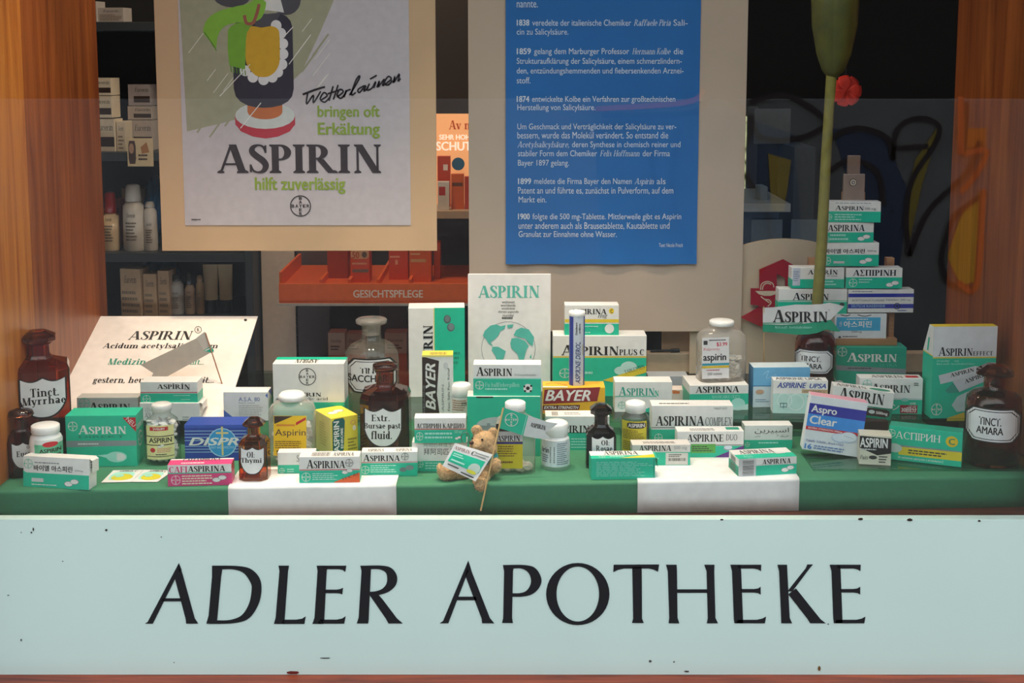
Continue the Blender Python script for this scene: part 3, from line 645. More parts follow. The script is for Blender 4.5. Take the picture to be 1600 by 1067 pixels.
E += [('e', 362, -8, 30, 18, '4e4a52'), ('e', 447, -2, 24, 24, '55525a'), ('p', [(410, 0), (438, -6), (444, 18), (414, 14)], 'e6e2e0'),
      ('e', 410, 190, 48, 22, 'd9dcda'), ('p', [(362, 176), (458, 176), (458, 192), (449, 203), (430, 211), (410, 214), (390, 211), (371, 203), (362, 192)], 'c23446'), ('e', 410, 178, 48, 21, 'd3d6d4'), ('e', 410, 172, 28, 12, 'c9703c'), ('r', 382, 160, 438, 173, 'c9703c'),
      ('p', [(372, 20), (440, 20), (448, 24), (454, 31), (457, 41), (457, 136), (454, 148), (447, 156), (436, 162), (422, 165), (409, 166), (395, 165), (382, 162), (371, 156), (364, 148), (361, 136), (361, 50)], dk), ('p', [(395, 22), (440, 18), (425, 40), (398, 40)], '55525a')]
for x, y in ((431, 38), (438, 50), (441, 66), (441, 82), (439, 98), (432, 110), (423, 118), (409, 122), (392, 118), (380, 108)): E.append(('e', x, y, 8.5, 8.5, 'e8e4e6'))
E += [('p', sm([(384, 44), (392, 39), (408, 41), (424, 39), (434, 44), (436, 54), (436, 75), (435, 95), (429, 108), (419, 116), (409, 118), (398, 116), (389, 108), (382, 95), (381, 75), (381, 54)]), 'dba92e'),
      ('p', [(354, 46), (358, 40), (366, 35), (380, 33), (398, 34), (390, 40), (384, 50), (382, 66), (380, 106), (355, 100), (353, 75)], '7cb03a'), ('p', sm([(404, -6), (416, 2), (408, 26), (390, 33), (366, 34), (348, 40), (338, 54), (334, 74), (325, 62), (315, 48), (321, 30), (338, 17), (366, 9), (388, 4)]), '8abf42'),
      ('l', [(405, 5), (400, 22), (394, 34), (384, 34), (381, 22)], 5, 'a85f50')]
for i in range(6): E.append(('l', [(357+i*4.5, 100+i*1.2), (358+i*4.5, 110+i)], 1.6, '5d8f2a', 1)); E.append(('l', [(316+i*3, 48+i*4), (320+i*3, 52+i*5)], 1.6, '5d8f2a', 1))
for a_, b_ in (((338, 148), (388, 98)), ((370, 198), (404, 158)), ((440, 58), (458, 40)), ((450, 98), (486, 52))): E.append(('l', [a_, b_], 1.3, 'efeae6', 1))
gn = '93ac3c'
E += [('t', 494, 162, 594, 186, 'bringen oft', gn, 'b'), ('t', 494, 189, 594, 214, 'Erkältung', gn, 'b'), ('t', 331, 223, 595, 269, 'ASPIRIN', '3a3036', 'S'), ('t', 391, 275, 537, 302, 'hilft zuverlässig', gn, 'b'), ('b', 464, 321, 17, 'K'), ('m', 287, 341, 308, 345, 1, 'k')]
# brush script, drawn stroke by stroke
def scr(path, w=3.0): E.append(('l', path, w, '2e262c'))
E.append(('l', [(471, 145), (490, 138), (507, 133)], 3.2, '2e262c'))
for p in ([(479, 143), (477, 160), (488, 146), (488, 158), (500, 140)], [(500, 154), (510, 147), (505, 142), (499, 152), (506, 157), (514, 150)], [(520, 132), (513, 155)], [(528, 130), (520, 153)], [(511, 144), (533, 137)],
    [(527, 148), (536, 141), (531, 137), (526, 146), (532, 151), (540, 143)], [(541, 138), (537, 149), (541, 140), (548, 137)], [(546, 146), (561, 122), (562, 116), (556, 124), (549, 145), (556, 142)],
    [(570, 131), (560, 137), (562, 142), (572, 131), (569, 140), (576, 134)], [(578, 128), (574, 138), (582, 135), (588, 125), (585, 135)], [(590, 134), (594, 124), (592, 133), (602, 121), (599, 131), (604, 127)], [(603, 129), (613, 121), (608, 117), (602, 127), (608, 130), (615, 123)], [(616, 127), (619, 117), (617, 126), (626, 113), (624, 124), (628, 120)], [(579, 121), (590, 115)]): scr(p, 2.6)
panel('poster', 'vintage poster with green scarf figure and green and black lettering', 'poster', 276, -60, 642, 352, Y1-.0012, .0008, 'ccc3c8', E[1:])
panel('mounting_board', 'pinkish beige board holding the blue text poster', 'board', 731, -60, 1158, 518, Y2, .004, BOARD2, strings=True)
bl = '2f74bd'; E = []
def line(y, x0, x1, segs):
    """one line of text split into runs (text, style) sharing the width by their own natural lengths"""
    ws = [max(1, len(t)*(1.12 if s == 'b' else .93 if s == 'i' else 1)) for t, s in segs]; tot = sum(ws)+len(segs)-1; x = x0
    for (t, s), w in zip(segs, ws):
        ww = (x1-x0)*w/tot; asc = any(c.isupper() or c in 'bdfhkltßäöü0123456789' for c in t); des = any(c in 'gjpqy,' for c in t)
        E.append(('t', x, y-(9.5 if asc else 7), x+ww, y+(2.6 if des else 0), t, 'dfe8f2', s)); x += ww+(x1-x0)/tot
T_ = lambda *a: a
line(10, 807, 839, [('nannte.', 'n')]); line(38, 807, 1068, [('1838', 'b'), ('veredelte der italienische Chemiker', 'n'), ('Raffaele Piria', 'i'), ('Sali-', 'n')]); line(52, 807, 886, [('cin zu Salicylsäure.', 'n')])
line(82, 807, 1062, [('1859', 'b'), ('gelang dem Marburger Professor', 'n'), ('Hermann Kolbe', 'i'), ('die', 'n')]); line(97, 807, 1060, [('Strukturaufklärung der Salicylsäure, einem schmerzlindern-', 'n')]); line(112, 807, 1063, [('den, entzündungshemmenden und fiebersenkenden Arznei-', 'n')]); line(127, 807, 828, [('stoff.', 'n')])
line(156, 807, 1051, [('1874', 'b'), ('entwickelte Kolbe ein Verfahren zur großtechnischen', 'n')]); line(169, 808, 928, [('Herstellung von Salicylsäure.', 'n')])
line(199, 808, 1053, [('Um Geschmack und Verträglichkeit der Salicylsäure zu ver-', 'n')]); line(212, 808, 1041, [('bessern, wurde das Molekül verändert. So entstand die', 'n')]); line(227, 808, 1060, [('Acetylsalicylsäure,', 'i'), ('deren Synthese in chemisch reiner und', 'n')]); line(241, 809, 1044, [('stabiler Form dem Chemiker', 'n'), ('Felix Hoffmann', 'i'), ('der Firma', 'n')]); line(256, 809, 888, [('Bayer 1897 gelang.', 'n')])
line(285, 809, 1038, [('1899', 'b'), ('meldete die Firma Bayer den Namen', 'n'), ('Aspirin', 'i'), ('als', 'n')]); line(299, 809, 1050, [('Patent an und führte es, zunächst in Pulverform, auf dem', 'n')]); line(314, 810, 853, [('Markt ein.', 'n')])
line(341, 809, 1063, [('1900', 'b'), ('folgte die 500 mg-Tablette. Mittlerweile gibt es Aspirin', 'n')]); line(355, 810, 1045, [('unter anderem auch als Brausetablette, Kautablette und', 'n')]); line(369, 810, 963, [('Granulat zur Einnahme ohne Wasser.', 'n')])
E.append(('t', 1029, 379, 1066, 385, 'Text: Nicole Frisch', 'dfe8f2', 'n'))
panel('poster', 'blue text poster with white paragraphs on history and crumpled bottom edge', 'poster', 790, -60, 1088, 412, Y2-.0015, .001, col(bl, .3, 0, .06, 5), E,
      curl=lambda u, v: .0008+(.004*max(0, (v-.93)/.07)**1.5*(1+.5*math.sin(u*25))) if v > .93 else .0008+.0006*math.sin(u*9+v*4))

# leaning white card behind the left cartons
bl_, br_ = Uz(84, 651, GZ+.0035), Uz(345, 651, GZ+.0035); tl_, tr_ = U(134, 494, .555), U(394, 494, .555)
wv = (br_-bl_); hv = ((tl_+tr_)/2-(bl_+br_)/2); w = wv.length*1.0; h = hv.length
wr = ((tr_-tl_).length+w)/2; print('CARD', bl_, br_, tl_, tr_, w, (tr_-tl_).length, h)
mb = MB(); W2 = wr/2; mb.box(-W2, 0, 0, W2, .003, h, col('f0e6df', .35), .0006)
# print placed from the photo by following the tilted plane
mid = (bl_+br_)/2; ang = -math.atan2(hv.y, hv.z); Rm = Matrix.Rotation(ang, 3, 'X'); nrm = Rm @ Vector((0, -1, 0))
def cardpt(px, py, e=0):
    d = ray(px, py); t = (mid-O).dot(nrm)/d.dot(nrm); l = Rm.transposed() @ (O+d*t-mid); return (l.x, -.0003-e, l.z)
E = [('t', cx(9, 548), cy(9, 187), cx(9, 1062), cy(9, 255), 'ASPIRIN', 'K', 'I'), ('o', cx(9, 1098), cy(9, 177), 5.6, .9, 'K'), ('t', cx(9, 1088), cy(9, 164), cx(9, 1110), cy(9, 190), 'R', 'K', 'S'),
     ('t', cx(9, 350), cy(9, 282), cx(9, 1252), cy(9, 334), 'Acidum acetylsalicylicum', 'K', 'I'), ('t', cx(9, 390), cy(9, 402), cx(9, 688), cy(9, 450), 'Medizin', '2f8f78', 'I'), ('t', cx(9, 800), cy(9, 410), cx(9, 1142), cy(9, 450), 'mit Zukunft...', '2f8f78', 'I'),
     ('t', cx(9, 272), cy(9, 545), cx(9, 1220), cy(9, 604), 'gestern, heute und weltweit...', 'K', 'I'), ('e', cx(9, 226), cy(9, 121), 2.2, 1.8, 'K'), ('e', cx(9, 1468), cy(9, 101), 2.4, 1.8, 'K')]
printing(mb, lambda u, v, e: cardpt(u*1600, v*1067, e), (0, 0, 1600, 1067), E)
o = mb.build('text_card', None, mid, (ang, 0, 0)); tag(o, 'white tilted card with black italic lettering and two screw holes', 'card')
st = MB(); st.box(-.006, .02, 0, .006, .032, (mid.z+h*math.cos(ang)*.55)-GZ-.004, 'k'); 
# world leaflet
E = [('t', 747, 446, 842, 465, 'ASPIRIN', '5fbfae', 'S')]
for i, (t, a_, b_) in enumerate((('weltweit', 784, 804), ('worldwide', 782, 805), ('wszędzie', 783, 804), ('dünya çapında', 778, 810), ('mundial', 785, 802), ('شمیں', 784, 803))):
    if i < 5: E.append(('t', a_, 469+i*5.2, b_, 473.6+i*5.2, t, 'k', 'n'))
E.append(('m', 784, 494, 805, 499, 1, 'k'))
E.append(('o', 794, 544, 42.5, .7, 'S'))
tq = '5cc0b2'
for poly in ([(757, 516), (766, 508), (775, 506), (782, 509), (790, 507), (788, 513), (781, 517), (778, 524), (772, 530), (766, 534), (770, 540), (764, 537), (758, 528), (754, 524)], [(769, 541), (778, 541), (790, 548), (787, 558), (781, 568), (777, 570), (774, 556), (768, 547)], [(792, 507), (802, 506), (800, 511), (793, 512)],
             [(799, 528), (808, 527), (820, 532), (826, 540), (822, 546), (818, 562), (812, 566), (808, 552), (799, 544), (797, 536)], [(802, 523), (806, 515), (814, 511), (826, 514), (834, 526), (832, 540), (826, 536), (820, 528), (810, 526)], [(827, 558), (830, 552), (830, 560)]): E.append(('p', poly, tq))
panel('leaflet', 'white upright leaflet with teal world map behind the football carton', 'leaflet', 731, 428, 860, 612, .44, .004, 'f1edeb', E)

# ------------------------------------------------------------------ round-topped board with the red pharmacy sign
Yr = .57; b = MB(); a = U(1155, 600, Yr); pts = []
for i in range(25):
    t = math.pi*(1-i/24); pts.append(U(1226+150*math.cos(t)*.98, 470-97*math.sin(t), Yr))
f0 = [(p.x, Yr, p.z) for p in pts]; zb = GZ+.001
full = [(f0[0][0], Yr, zb)]+f0+[(f0[-1][0], Yr, zb)]; bk = [(x, Yr+.006, z) for x, y, z in full]
b.face(full, col('cbb59a', .7, 0, .04, 6)); b.face(bk[::-1], 'A')
b.grid([full, bk], col('A'), False); b.face([full[0], full[-1], bk[-1], bk[0]], 'A'); o = b.build('round_topped_board'); tag(o, 'beige display board with rounded top behind the carton tower', 'board')
def zz(p): return (1140+p[0]*.225, 360+p[1]*.225)
b = MB(); rd = 'a5121f'
def mpY(Y): return lambda u, v, e: U(u*1600, v*1067, Y-.0004-e)[:]
E = [('p', [zz(p) for p in q], c) for q, c in (([(370, 198), (460, 248), (460, 400), (340, 400), (385, 395), (385, 330), (325, 298), (325, 400), (205, 400), (205, 270)], rd), ([(145, 400), (345, 400), (345, 530), (232, 530), (200, 530), (195, 517), (145, 512)], rd), ([(75, 602), (195, 535), (235, 535), (235, 662), (212, 664)], rd), ([(230, 520), (345, 520), (345, 640), (230, 640)], rd))]
cr = 'd9c7ac'
E += [('l', [zz(p) for p in q], 1.6, cr) for q in ([(212, 410), (220, 370), (258, 352), (295, 365), (305, 392)], [(225, 410), (232, 380), (258, 364), (285, 372)], [(215, 455), (240, 475), (270, 480), (285, 500), (262, 525)], [(245, 480), (275, 500)])]
E += [('p', [zz(p) for p in ((175, 418), (338, 418), (318, 440), (280, 452), (240, 452), (200, 440))], cr), ('r', *zz((168, 409)), *zz((340, 418)), 'e9dcc4')]
printing(b, mpY(Yr-.006), (0, 0, 1600, 1067), E)
sv = b.build('pharmacy_emblem'); md = sv.modifiers.new('thickness', 'SOLIDIFY'); md.thickness = .004; md.offset = -1; tag(sv, 'dark red pharmacy emblem with cream snake and bowl on the beige panel', 'emblem')
# low beige ledge with a black pen
b = MB(); p0, p1 = U(1010, 562, .6), U(1330, 549, .6); b.box(p0.x, .583, GZ, BX1-.001, .612, p1.z, col('b9a184', .6), .002); tag(b.build('back_ledge'), 'beige low rear ledge of the display behind the glass shelf', 'ledge')
b = MB(); b.box(U(1034, 550, .606).x, .606, p1.z, U(1165, 550, .606).x, .612, U(1040, 518, .606).z, col('b79c7c', .6), .001); tag(b.build('rear_panel'), 'small brown rear panel standing on the ledge under the beige board', 'panel')
q0, q1 = U(1016, 546, .588), U(1062, 543, .588); root = empty('pen', (q0.x, .588, p1.z+.004)); L_ = q1.x-q0.x
b = MB(); b.tube([(0, 0, 0), (L_*.7, 0, .0005)], .0028, 'K'); b.build('barrel', root); b = MB(); b.tube([(L_*.7, 0, .0005), (L_, 0, .001)], .004, 'K'); b.build('cap', root); tag(root, 'black pen lying on the beige rear ledge', 'pen')
# ================================================================== CARTONS, left to right
C = carton
C('white and teal hangul lettered carton at the front edge below the small white bottle', 1, (118, 838, 505, 1006), 0, .026, -9, pitch=-5, base='W', flap='R',
  pr=[('r', 118, 928, 505, 1006, 'T'), ('p', [(118, 918), (160, 940), (505, 940), (505, 945), (155, 946), (118, 930)], 'T'), ('b', 148, 880, 26, 'T'), ('t', 180, 884, 408, 916, '바이엘 아스피린', 'K', 'b'), ('t', 420, 900, 470, 912, '500mg', 'S', 'n'), ('m', 185, 866, 350, 878, 1, 'S'), ('r', 168, 956, 238, 976, 'w'), ('m', 168, 986, 330, 996, 1, 'W'), ('pill', 405, 972, 26)],
  right=[('m', .2, .1, .8, .35, 3, 'k')])
C('large teal carton with silver band, comet streak and red corner triangle', 1, (376, 602, 762, 886), 0, .05, 2, base='T',
  pr=[('p', [(376, 740), (762, 742), (762, 770), (376, 776)], 'S'), ('b', 416, 660, 26, 'W'), ('t', 446, 656, 706, 704, 'ASPIRIN', 'W', 'A'), ('t', 446, 712, 700, 726, 'DIREKT', 'D', 'b'), ('p', [(690, 614), (762, 614), (762, 694)], 'R'), ('ta', (706, 626), (748, 668), 24, 'NEU', 'W', 'n'), ('e', 650, 832, 56, 30, 'M'), ('e', 664, 832, 34, 20, 'W'), ('p', [(540, 822), (650, 812), (650, 852)], 'M'), ('m', 440, 752, 560, 766, 1, 'W')],
  right=[('t', .08, .2, .9, .3, 'ASPIRIN', 'W', 'S'), ('b', .5, .52, .3, 'W', .5)])
C('grey white carton with black capitals directly behind the large teal carton', 1, (432, 502, 770, 626), GZ, .03, 1, base='g', pr=bay((500, 530, 724, 580), (474, 532, 30), extra=[('r', 432, 583, 770, 592, 'T'), ('b', 474, 532, 30, 'T')]), key='behindneu')
C('plain white carton with small printing under the red striped carton', 2, (-5, 398, 410, 522), GZ, .045, 0, base='W', key='under100', flap='R', pr=[('t', 28, 470, 70, 500, 'AS', 'k', 's'), ('b', 50, 450, 18, 'S'), ('m', 290, 490, 340, 520, 2, 'S')])
C('white and teal carton with thin red stripe on top of the plain white carton', 2, (0, 252, 396, 402), 'under100', .04, 0, Y=Uz(265, 657, GZ).y+.002, band=(336, 'T'), pr=[('r', 0, 326, 396, 332, 'R'), ('t', 118, 262, 344, 304, 'ASPİRİN', 'K', 'S'), ('t', 308, 302, 344, 314, '100', 'k', 'n'), ('b', 42, 376, 28, 'W'), ('m', 230, 346, 350, 356, 1, 'M'), ('m', 280, 376, 350, 386, 1, 'M')])
C('white carton with blue corner triangles and blue lettering beside the tilted card', 2, (578, 322, 886, 522), GZ, .035, 0, pr=[('p', [(578, 446), (672, 522), (578, 522)], '4a6ab8'), ('p', [(886, 330), (886, 365), (868, 345)], '4a6ab8'), ('t', 684, 358, 830, 386, 'A.S.A. 80', '4a5a9a', 'n'), ('t', 684, 390, 795, 402, 'Enteric coated', 'S', 'n'), ('m', 684, 410, 850, 500, 7, 'g')], right=[('p', [(.2, 0), (1, 0), (1, .3)], '4a6ab8')])
C('blue carton with white italic letters and light blue disc behind the pink carton', 2, (310, 550, 740, 800), 0, .05, 1, base='B', pr=[('r', 310, 552, 740, 572, '2b55b5')]+[('r', 310, y, 740, y+4, 'l') for y in (590, 612, 634, 656, 696, 716, 736)]+[('e', 570, 672, 96, 96, '2f9ad8'), ('o', 570, 672, 100, 7, 'l'), ('r', 564, 562, 577, 760, 'e5d08a'), ('r', 528, 600, 614, 612, 'e5d08a'), ('t', 338, 638, 732, 692, 'DISPRI', 'W', 'o'), ('t', 490, 698, 650, 714, 'FAST AND EFFECTIVE', 'l', 'b')])
C('pink and white carton with two printed tablets at the front edge', 2, (194, 826, 630, 974), 0, .032, 4, band=(886, 'P'), pr=[('r', 194, 880, 630, 887, 'T'), ('t', 204, 836, 328, 880, 'CAFI', 'P', 'S'), ('t', 332, 836, 588, 876, 'ASPIRINA', 'K', 'S'), ('b', 248, 930, 32, 'W'), ('m', 290, 896, 500, 966, 4, 'C'), ('pill', 548, 926, 30)],
  top=[('r', 0, .2, 1, 1, 'P'), ('t', .2, .02, .8, .4, 'CAFIASPIRINA', 'k', 'S'), ('m', .2, .6, .6, .9, 1, 'W')], sides={'R': col('R')})
C('large white carton with black ring emblem and teal bottom behind the yellow labelled bottle', 3, (27, 338, 410, 640), GZ, .05, 0, band=(545, 'T'), pr=[('b', 212, 408, 47, 'K'), ('t', 100, 490, 284, 514, 'ASPIRIN', 'K', 'A'), ('t', 40, 518, 320, 538, 'acetylsalicylic acid', 'K', 's')], top=[('r', 0, 0, 1, .4, 'T'), ('t', .62, .9, .3, .3, 'ASPIRIN', 'K', 'S')])
C('small yellow carton with upright dark teal label standing between clear and brown bottles', 3, (345, 622, 476, 834), 0, .07, 33, base='e6cf3a', pr=[('p', [(350, 640), (362, 628), (404, 628), (412, 645), (404, 800), (396, 810), (356, 810), (350, 795)], '0a5a5a'), ('tr', 356, 640, 384, 805, 'ASPIRIN', 'W', 'b'), ('tr', 390, 680, 402, 790, 'ENROBE', 'W', 'b'), ('o', 452, 660, 12, 2, 'P'), ('e', 458, 690, 9, 14, 'C'), ('m', 425, 740, 470, 810, 4, '8a7a20')], top=[('pill', .5, .5, .2)], sides={'L': col('efe08c')}, left=[('m', .3, .2, .7, .8, 9, 'd8c87a')])
C('small white and teal carton half hidden behind the orange cornered carton', 3, (50, 815, 250, 936), 0, .022, 2, band=(882, 'T'), pr=[('t', 152, 830, 240, 866, 'SANTE', 'k', 's'), ('b', 72, 912, 14, 'W'), ('m', 100, 900, 150, 925, 2, 'M')])
C('white and teal carton with orange corner on the white paper sheet', 3, (166, 838, 489, 980), .0018, .03, 2, Y=None, band=(912, 'T'), pr=bay((206, 854, 412, 900, 'ASPIRINA'), (202, 946, 24), (424, 918, 18), (166, 906, 489, 910, 'R'), (236, 924, 380, 965, 4), extra=[('b', 434, 872, 21, 'K'), ('p', [(352, 973), (489, 924), (489, 980), (352, 980)], 'O'), ('ta', (400, 966), (484, 936), 14, 'EFICAZ', 'k', 's')]), top=[('k', .2, .2, .5, .9, 'k'), ('t', .55, .3, .9, .9, 'ASPIRINA', 'K', 'S')])
C('white and teal carton with grey tablets in front of the large brown bottle', 3, (500, 812, 800, 944), 0, .025, 2, band=(872, 'T'), pr=bay((510, 826, 706, 862, 'ASPIRINA'), (520, 908, 22), None, (500, 866, 800, 869, 'R'), (548, 880, 690, 925, 4), extra=[('b', 733, 838, 20, 'K'), ('e', 722, 908, 19, 12, '6f7f80'), ('e', 758, 898, 22, 13, '7d8c8c')]), top=[('t', .1, .3, .4, .9, 'ASPIRINA', 'k', 'S'), ('t', .6, .3, .9, .9, 'ASPIRINA', 'k', 'S')])
C('white and teal carton with chinese characters beside the bear', 4, (66, 768, 300, 893), 0, .03, 0, band=(848, 'T'), key='chin', pr=[('t', 116, 768, 260, 790, '阿司匹林维生素', '7ab8aa', 'n'), ('t', 116, 794, 252, 822, '拜阿司匹灵', 'K', 'n'), ('b', 100, 862, 14, 'W'), ('m', 122, 852, 230, 885, 3, 'M')])
C('white and teal carton with cyrillic lettering and red line on the chinese lettered carton', 4, (76, 664, 296, 754), 'chin', .028, 1, Y=Uz(690, 738, 0).y+.001, band=(707, 'T'), pr=[('r', 76, 703, 296, 706, 'R'), ('t', 84, 684, 288, 704, 'АСПИРИН КАРДИО', 'K', 'S'), ('b', 98, 730, 15, 'W'), ('m', 120, 714, 240, 742, 2, 'M'), ('t', 246, 709, 280, 719, '100 мг', 'M', 'n'), ('pill', 262, 736, 8)])
# middle
C('tall carton, white half and teal half with grey tablets, beside the world leaflet', 4, (54, 194, 292, 660), GZ, .05, 3, Y=.395, pr=[('r', 160, 194, 164, 660, 'y'), ('r', 164, 194, 292, 660, 'T'), ('e', 218, 254, 15, 22, '4a5a5c'), ('e', 233, 296, 16, 22, '55666a'), ('e', 219, 251, 11, 17, '6c7c7c'), ('e', 234, 293, 12, 17, '74868a'), ('tr', 116, 285, 156, 560, 'ASPIRIN', 'K', 'S'), ('m', 175, 420, 280, 520, 4, 'D')])
C('dark brown and white carton with yellow top and upright white letters', 4, (110, 396, 241, 652), GZ, .035, 2, pr=[('p', [(110, 400), (182, 420), (172, 560), (184, 652), (110, 652)], '2c1c1a'), ('tr', 124, 430, 166, 626, 'BAYER', 'W', 'o'), ('tr', 114, 520, 120, 640, 'GENUINE', 'S', 'n'), ('r', 110, 396, 241, 404, 'y'), ('e', 210, 440, 10, 14, 'w'), ('tr', 218, 450, 228, 630, 'Fast, Safe Pain Relief', 'k', 'n'), ('tr', 192, 520, 202, 630, 'ASPIRIN', 'S', 'n')], top=[('r', 0, 0, 1, 1, 'f0d84a'), ('k', .25, .3, .8, .9, 'k')], Y=Uz(684, 650, GZ).y)
C('teal carton with giant grey tablet behind the bear', 4, (302, 572, 612, 770), 0, .04, 0, Y=Uz(788, 713, 0).y, base='T', key='bigteal', pr=[('q', 'round', 338, 640, 520, 700, 'b9c0c0'), ('p', [(338, 668), (520, 668), (514, 770), (346, 770)], '8b9698'), ('t', 385, 660, 400, 680, '1', 'S', 'n'), ('r', 340, 572, 412, 577, 'K')], sides={'T': col('W')})
C('white and teal carton with printed football on top of the teal carton', 4, (327, 436, 616, 572), 'bigteal', .035, -1, Y=Uz(788, 713, 0).y+.003, band=(498, 'T'), pr=[('r', 327, 494, 616, 497, 'M'), ('t', 340, 448, 492, 486, 'ASPIRIN', 'K', 'A'), ('t', 502, 476, 594, 488, '17x Kompaktfieberpillen', 'S', 'n'), ('b', 354, 526, 18, 'W'), ('t', 378, 514, 524, 538, 'Fußballfieberpillen', 'M', 's'), ('m', 378, 536, 480, 550, 1, 'M'), ('e', 560, 538, 19, 19, 'W'), ('e', 560, 538, 8, 8, 'K'), ('e', 545, 530, 4, 5, 'K'), ('e', 574, 528, 5, 4, 'K'), ('e', 548, 550, 5, 4, 'K'), ('e', 572, 550, 5, 4, 'K')])
C('grey white and teal carton behind the black bottle', 5, (42, 655, 385, 838), 0, .06, 0, band=(742, 'T'), pr=[('t', 70, 698, 276, 744, 'ASPIRIN', 'K', 'A'), ('m', 180, 770, 300, 830, 4, 'M'), ('r', 42, 742, 385, 745, 'K')], top=[('k', .1, .2, .2, .9, 'k'), ('m', .3, .3, .6, .8, 2, 'S')], key='irin')
C('yellow and dark red carton with bold white slanted letters', 5, (28, 500, 362, 642), GZ, .045, 0, base='e8b21c', key='bayerx', pr=[('p', [(36, 512), (336, 498), (320, 574), (30, 590)], '8c1220'), ('t', 40, 514, 284, 572, 'BAYER', 'W', 'o'), ('p', [(28, 596), (228, 594), (222, 620), (28, 622)], '5a1018'), ('t', 34, 600, 220, 616, 'EXTRA STRENGTH', 'W', 'o'), ('r', 28, 628, 362, 634, 'O')], top=[('l', [(.05, .5), (.2, .3), (.4, .7)], .03, 'R'), ('r', 0, .85, .4, 1, 'W')])
C('large white and teal carton with two line gold border and fizzing tablet picture', 5, (82, 222, 582, 600), GZ, .05, 0, Y=.40, band=(360, 'T'), key='plusc', pr=[('r', 82, 349, 582, 359, 'd8c050'), ('t', 126, 280, 432, 344, 'ASPIRIN', 'K', 'A'), ('t', 436, 306, 568, 344, 'PLUS C', 'K', 'S'), ('b', 146, 456, 30, 'W'), ('e', 488, 418, 44, 36, 'bfe3da'), ('e', 446, 440, 36, 26, 'bfe3da'), ('p', [(350, 500), (582, 410), (582, 452), (400, 512)], 'e8cc30'), ('ta', (470, 462), (576, 424), 24, 'TABLETTEN', 'k', 's'), ('m', 180, 440, 300, 470, 1, 'M')])
C('white and teal carton with yellow circle on top of the gold bordered carton', 5, (146, 58, 436, 204), 'plusc', .035, 0, Y=.405, band=(148, 'T'), pr=[('r', 146, 126, 436, 142, 'e8cc30'), ('t', 178, 76, 370, 102, 'ASPIRINA', 'K', 'S'), ('e', 396, 86, 14, 14, 'Y'), ('t', 390, 78, 403, 96, 'C', 'k', 'b'), ('t', 196, 104, 376, 122, '400 mg / 240 mg', 'k', 'i'), ('e', 386, 172, 25, 23, 'W'), ('m', 250, 156, 350, 168, 1, 'M'), ('m', 180, 186, 330, 196, 1, 'M')])
C('white carton with teal serif lettering behind the clear bottle with yellow label', 5, (414, 470, 722, 632), GZ, .04, 0, pr=[('t', 436, 498, 626, 544, 'ASPIRIN', '23a08c', 'A'), ('r', 414, 546, 640, 550, 'T'), ('t', 628, 516, 650, 546, 'N', 'T', 'S'), ('b', 452, 596, 20, 'T'), ('p', [(540, 632), (620, 600), (700, 632)], 'T')])
C('plain light grey carton at the back under the beige board', 5, (592, 440, 808, 560), GZ, .04, 0, Y=.44, base='b4bac0')
C('cream carton with arabic lettering and orange squares', 6, (-78, 512, 240, 660), GZ, .03, -1, Y=.365, base='efdcd0', pr=[('r', -62, 520, -12, 554, 'f2a877'), ('r', -32, 530, 5, 566, 'e87a3c'), ('t', 22, 528, 190, 562, '\ufee6\ufef3\ufeae\ufef4\ufe92\ufeb3\ufe8e\ufe92\ufef4\ufeb3', 'K', 'b'), ('m', 208, 560, 228, 566, 1, 'K')])
C('white and teal carton under the large clear tablet bottle', 6, (58, 488, 376, 622), GZ, .075, 3, band=(534, 'T'), key='undw', pr=[('t', 90, 494, 326, 528, 'ASPIRINA', 'K', 'S'), ('t', 180, 542, 330, 558, 'MASTICABLE CILICO', 'M', 's'), ('e', 320, 592, 40, 34, 'M'), ('p', [(290, 612), (376, 590), (376, 622), (290, 622)], 'bfe3da')])
C('white carton with large black capitals below the arabic lettered cream carton', 6, (-146, 598, 290, 838), 0, .04, 0, band=(726, 'T'), pr=[('t', -124, 654, 136, 706, 'ASPIRINA', 'K', 'S'), ('t', 142, 660, 284, 706, 'COMPLEX', 'k', 's'), ('r', -146, 714, 290, 717, 'K'), ('t', 184, 608, 258, 618, 'TABLET E.F.P.', 'k', 'n'), ('b', -108, 770, 22, 'W')], top=[('m', .1, .5, .5, .8, 1, 'k')])
C('white and teal carton with green label and violet wedge', 6, (-8, 736, 350, 884), 0, .03, 1, band=(814, 'T'), pr=[('r', -8, 808, 350, 811, 'K'), ('t', 44, 752, 240, 792, 'ASPIRINE', 'K', 'S'), ('t', 254, 752, 314, 786, 'DUO', 'k', 's'), ('p', [(170, 884), (350, 812), (350, 884)], 'V'), ('r', 66, 804, 198, 852, '5aa848'), ('m', 72, 812, 190, 846, 3, 'k'), ('e', 266, 826, 24, 14, '8aa0b0'), ('e', 266, 822, 22, 11, 'd4e0ea')], top=[('m', .2, .4, .6, .9, 2, 'k'), ('r', .75, .2, .95, .7, 'D')])
C('white and teal carton with arabic lettering next to the violet wedge carton', 6, (354, 704, 612, 830), 0, .03, 1, band=(782, 'T'), pr=[('t', 408, 716, 592, 750, '\ufee6\ufef3\ufeae\ufef4\ufe92\ufeb3\ufe8d', 'K', 'n'), ('t', 408, 756, 440, 768, '\ufeb1\ufe8e\ufef4\ufedb', 'K', 'n'), ('t', 528, 754, 590, 768, '٢٠ قرص', 'K', 'n'), ('b', 370, 806, 13, 'W'), ('m', 430, 790, 560, 806, 1, 'M')])
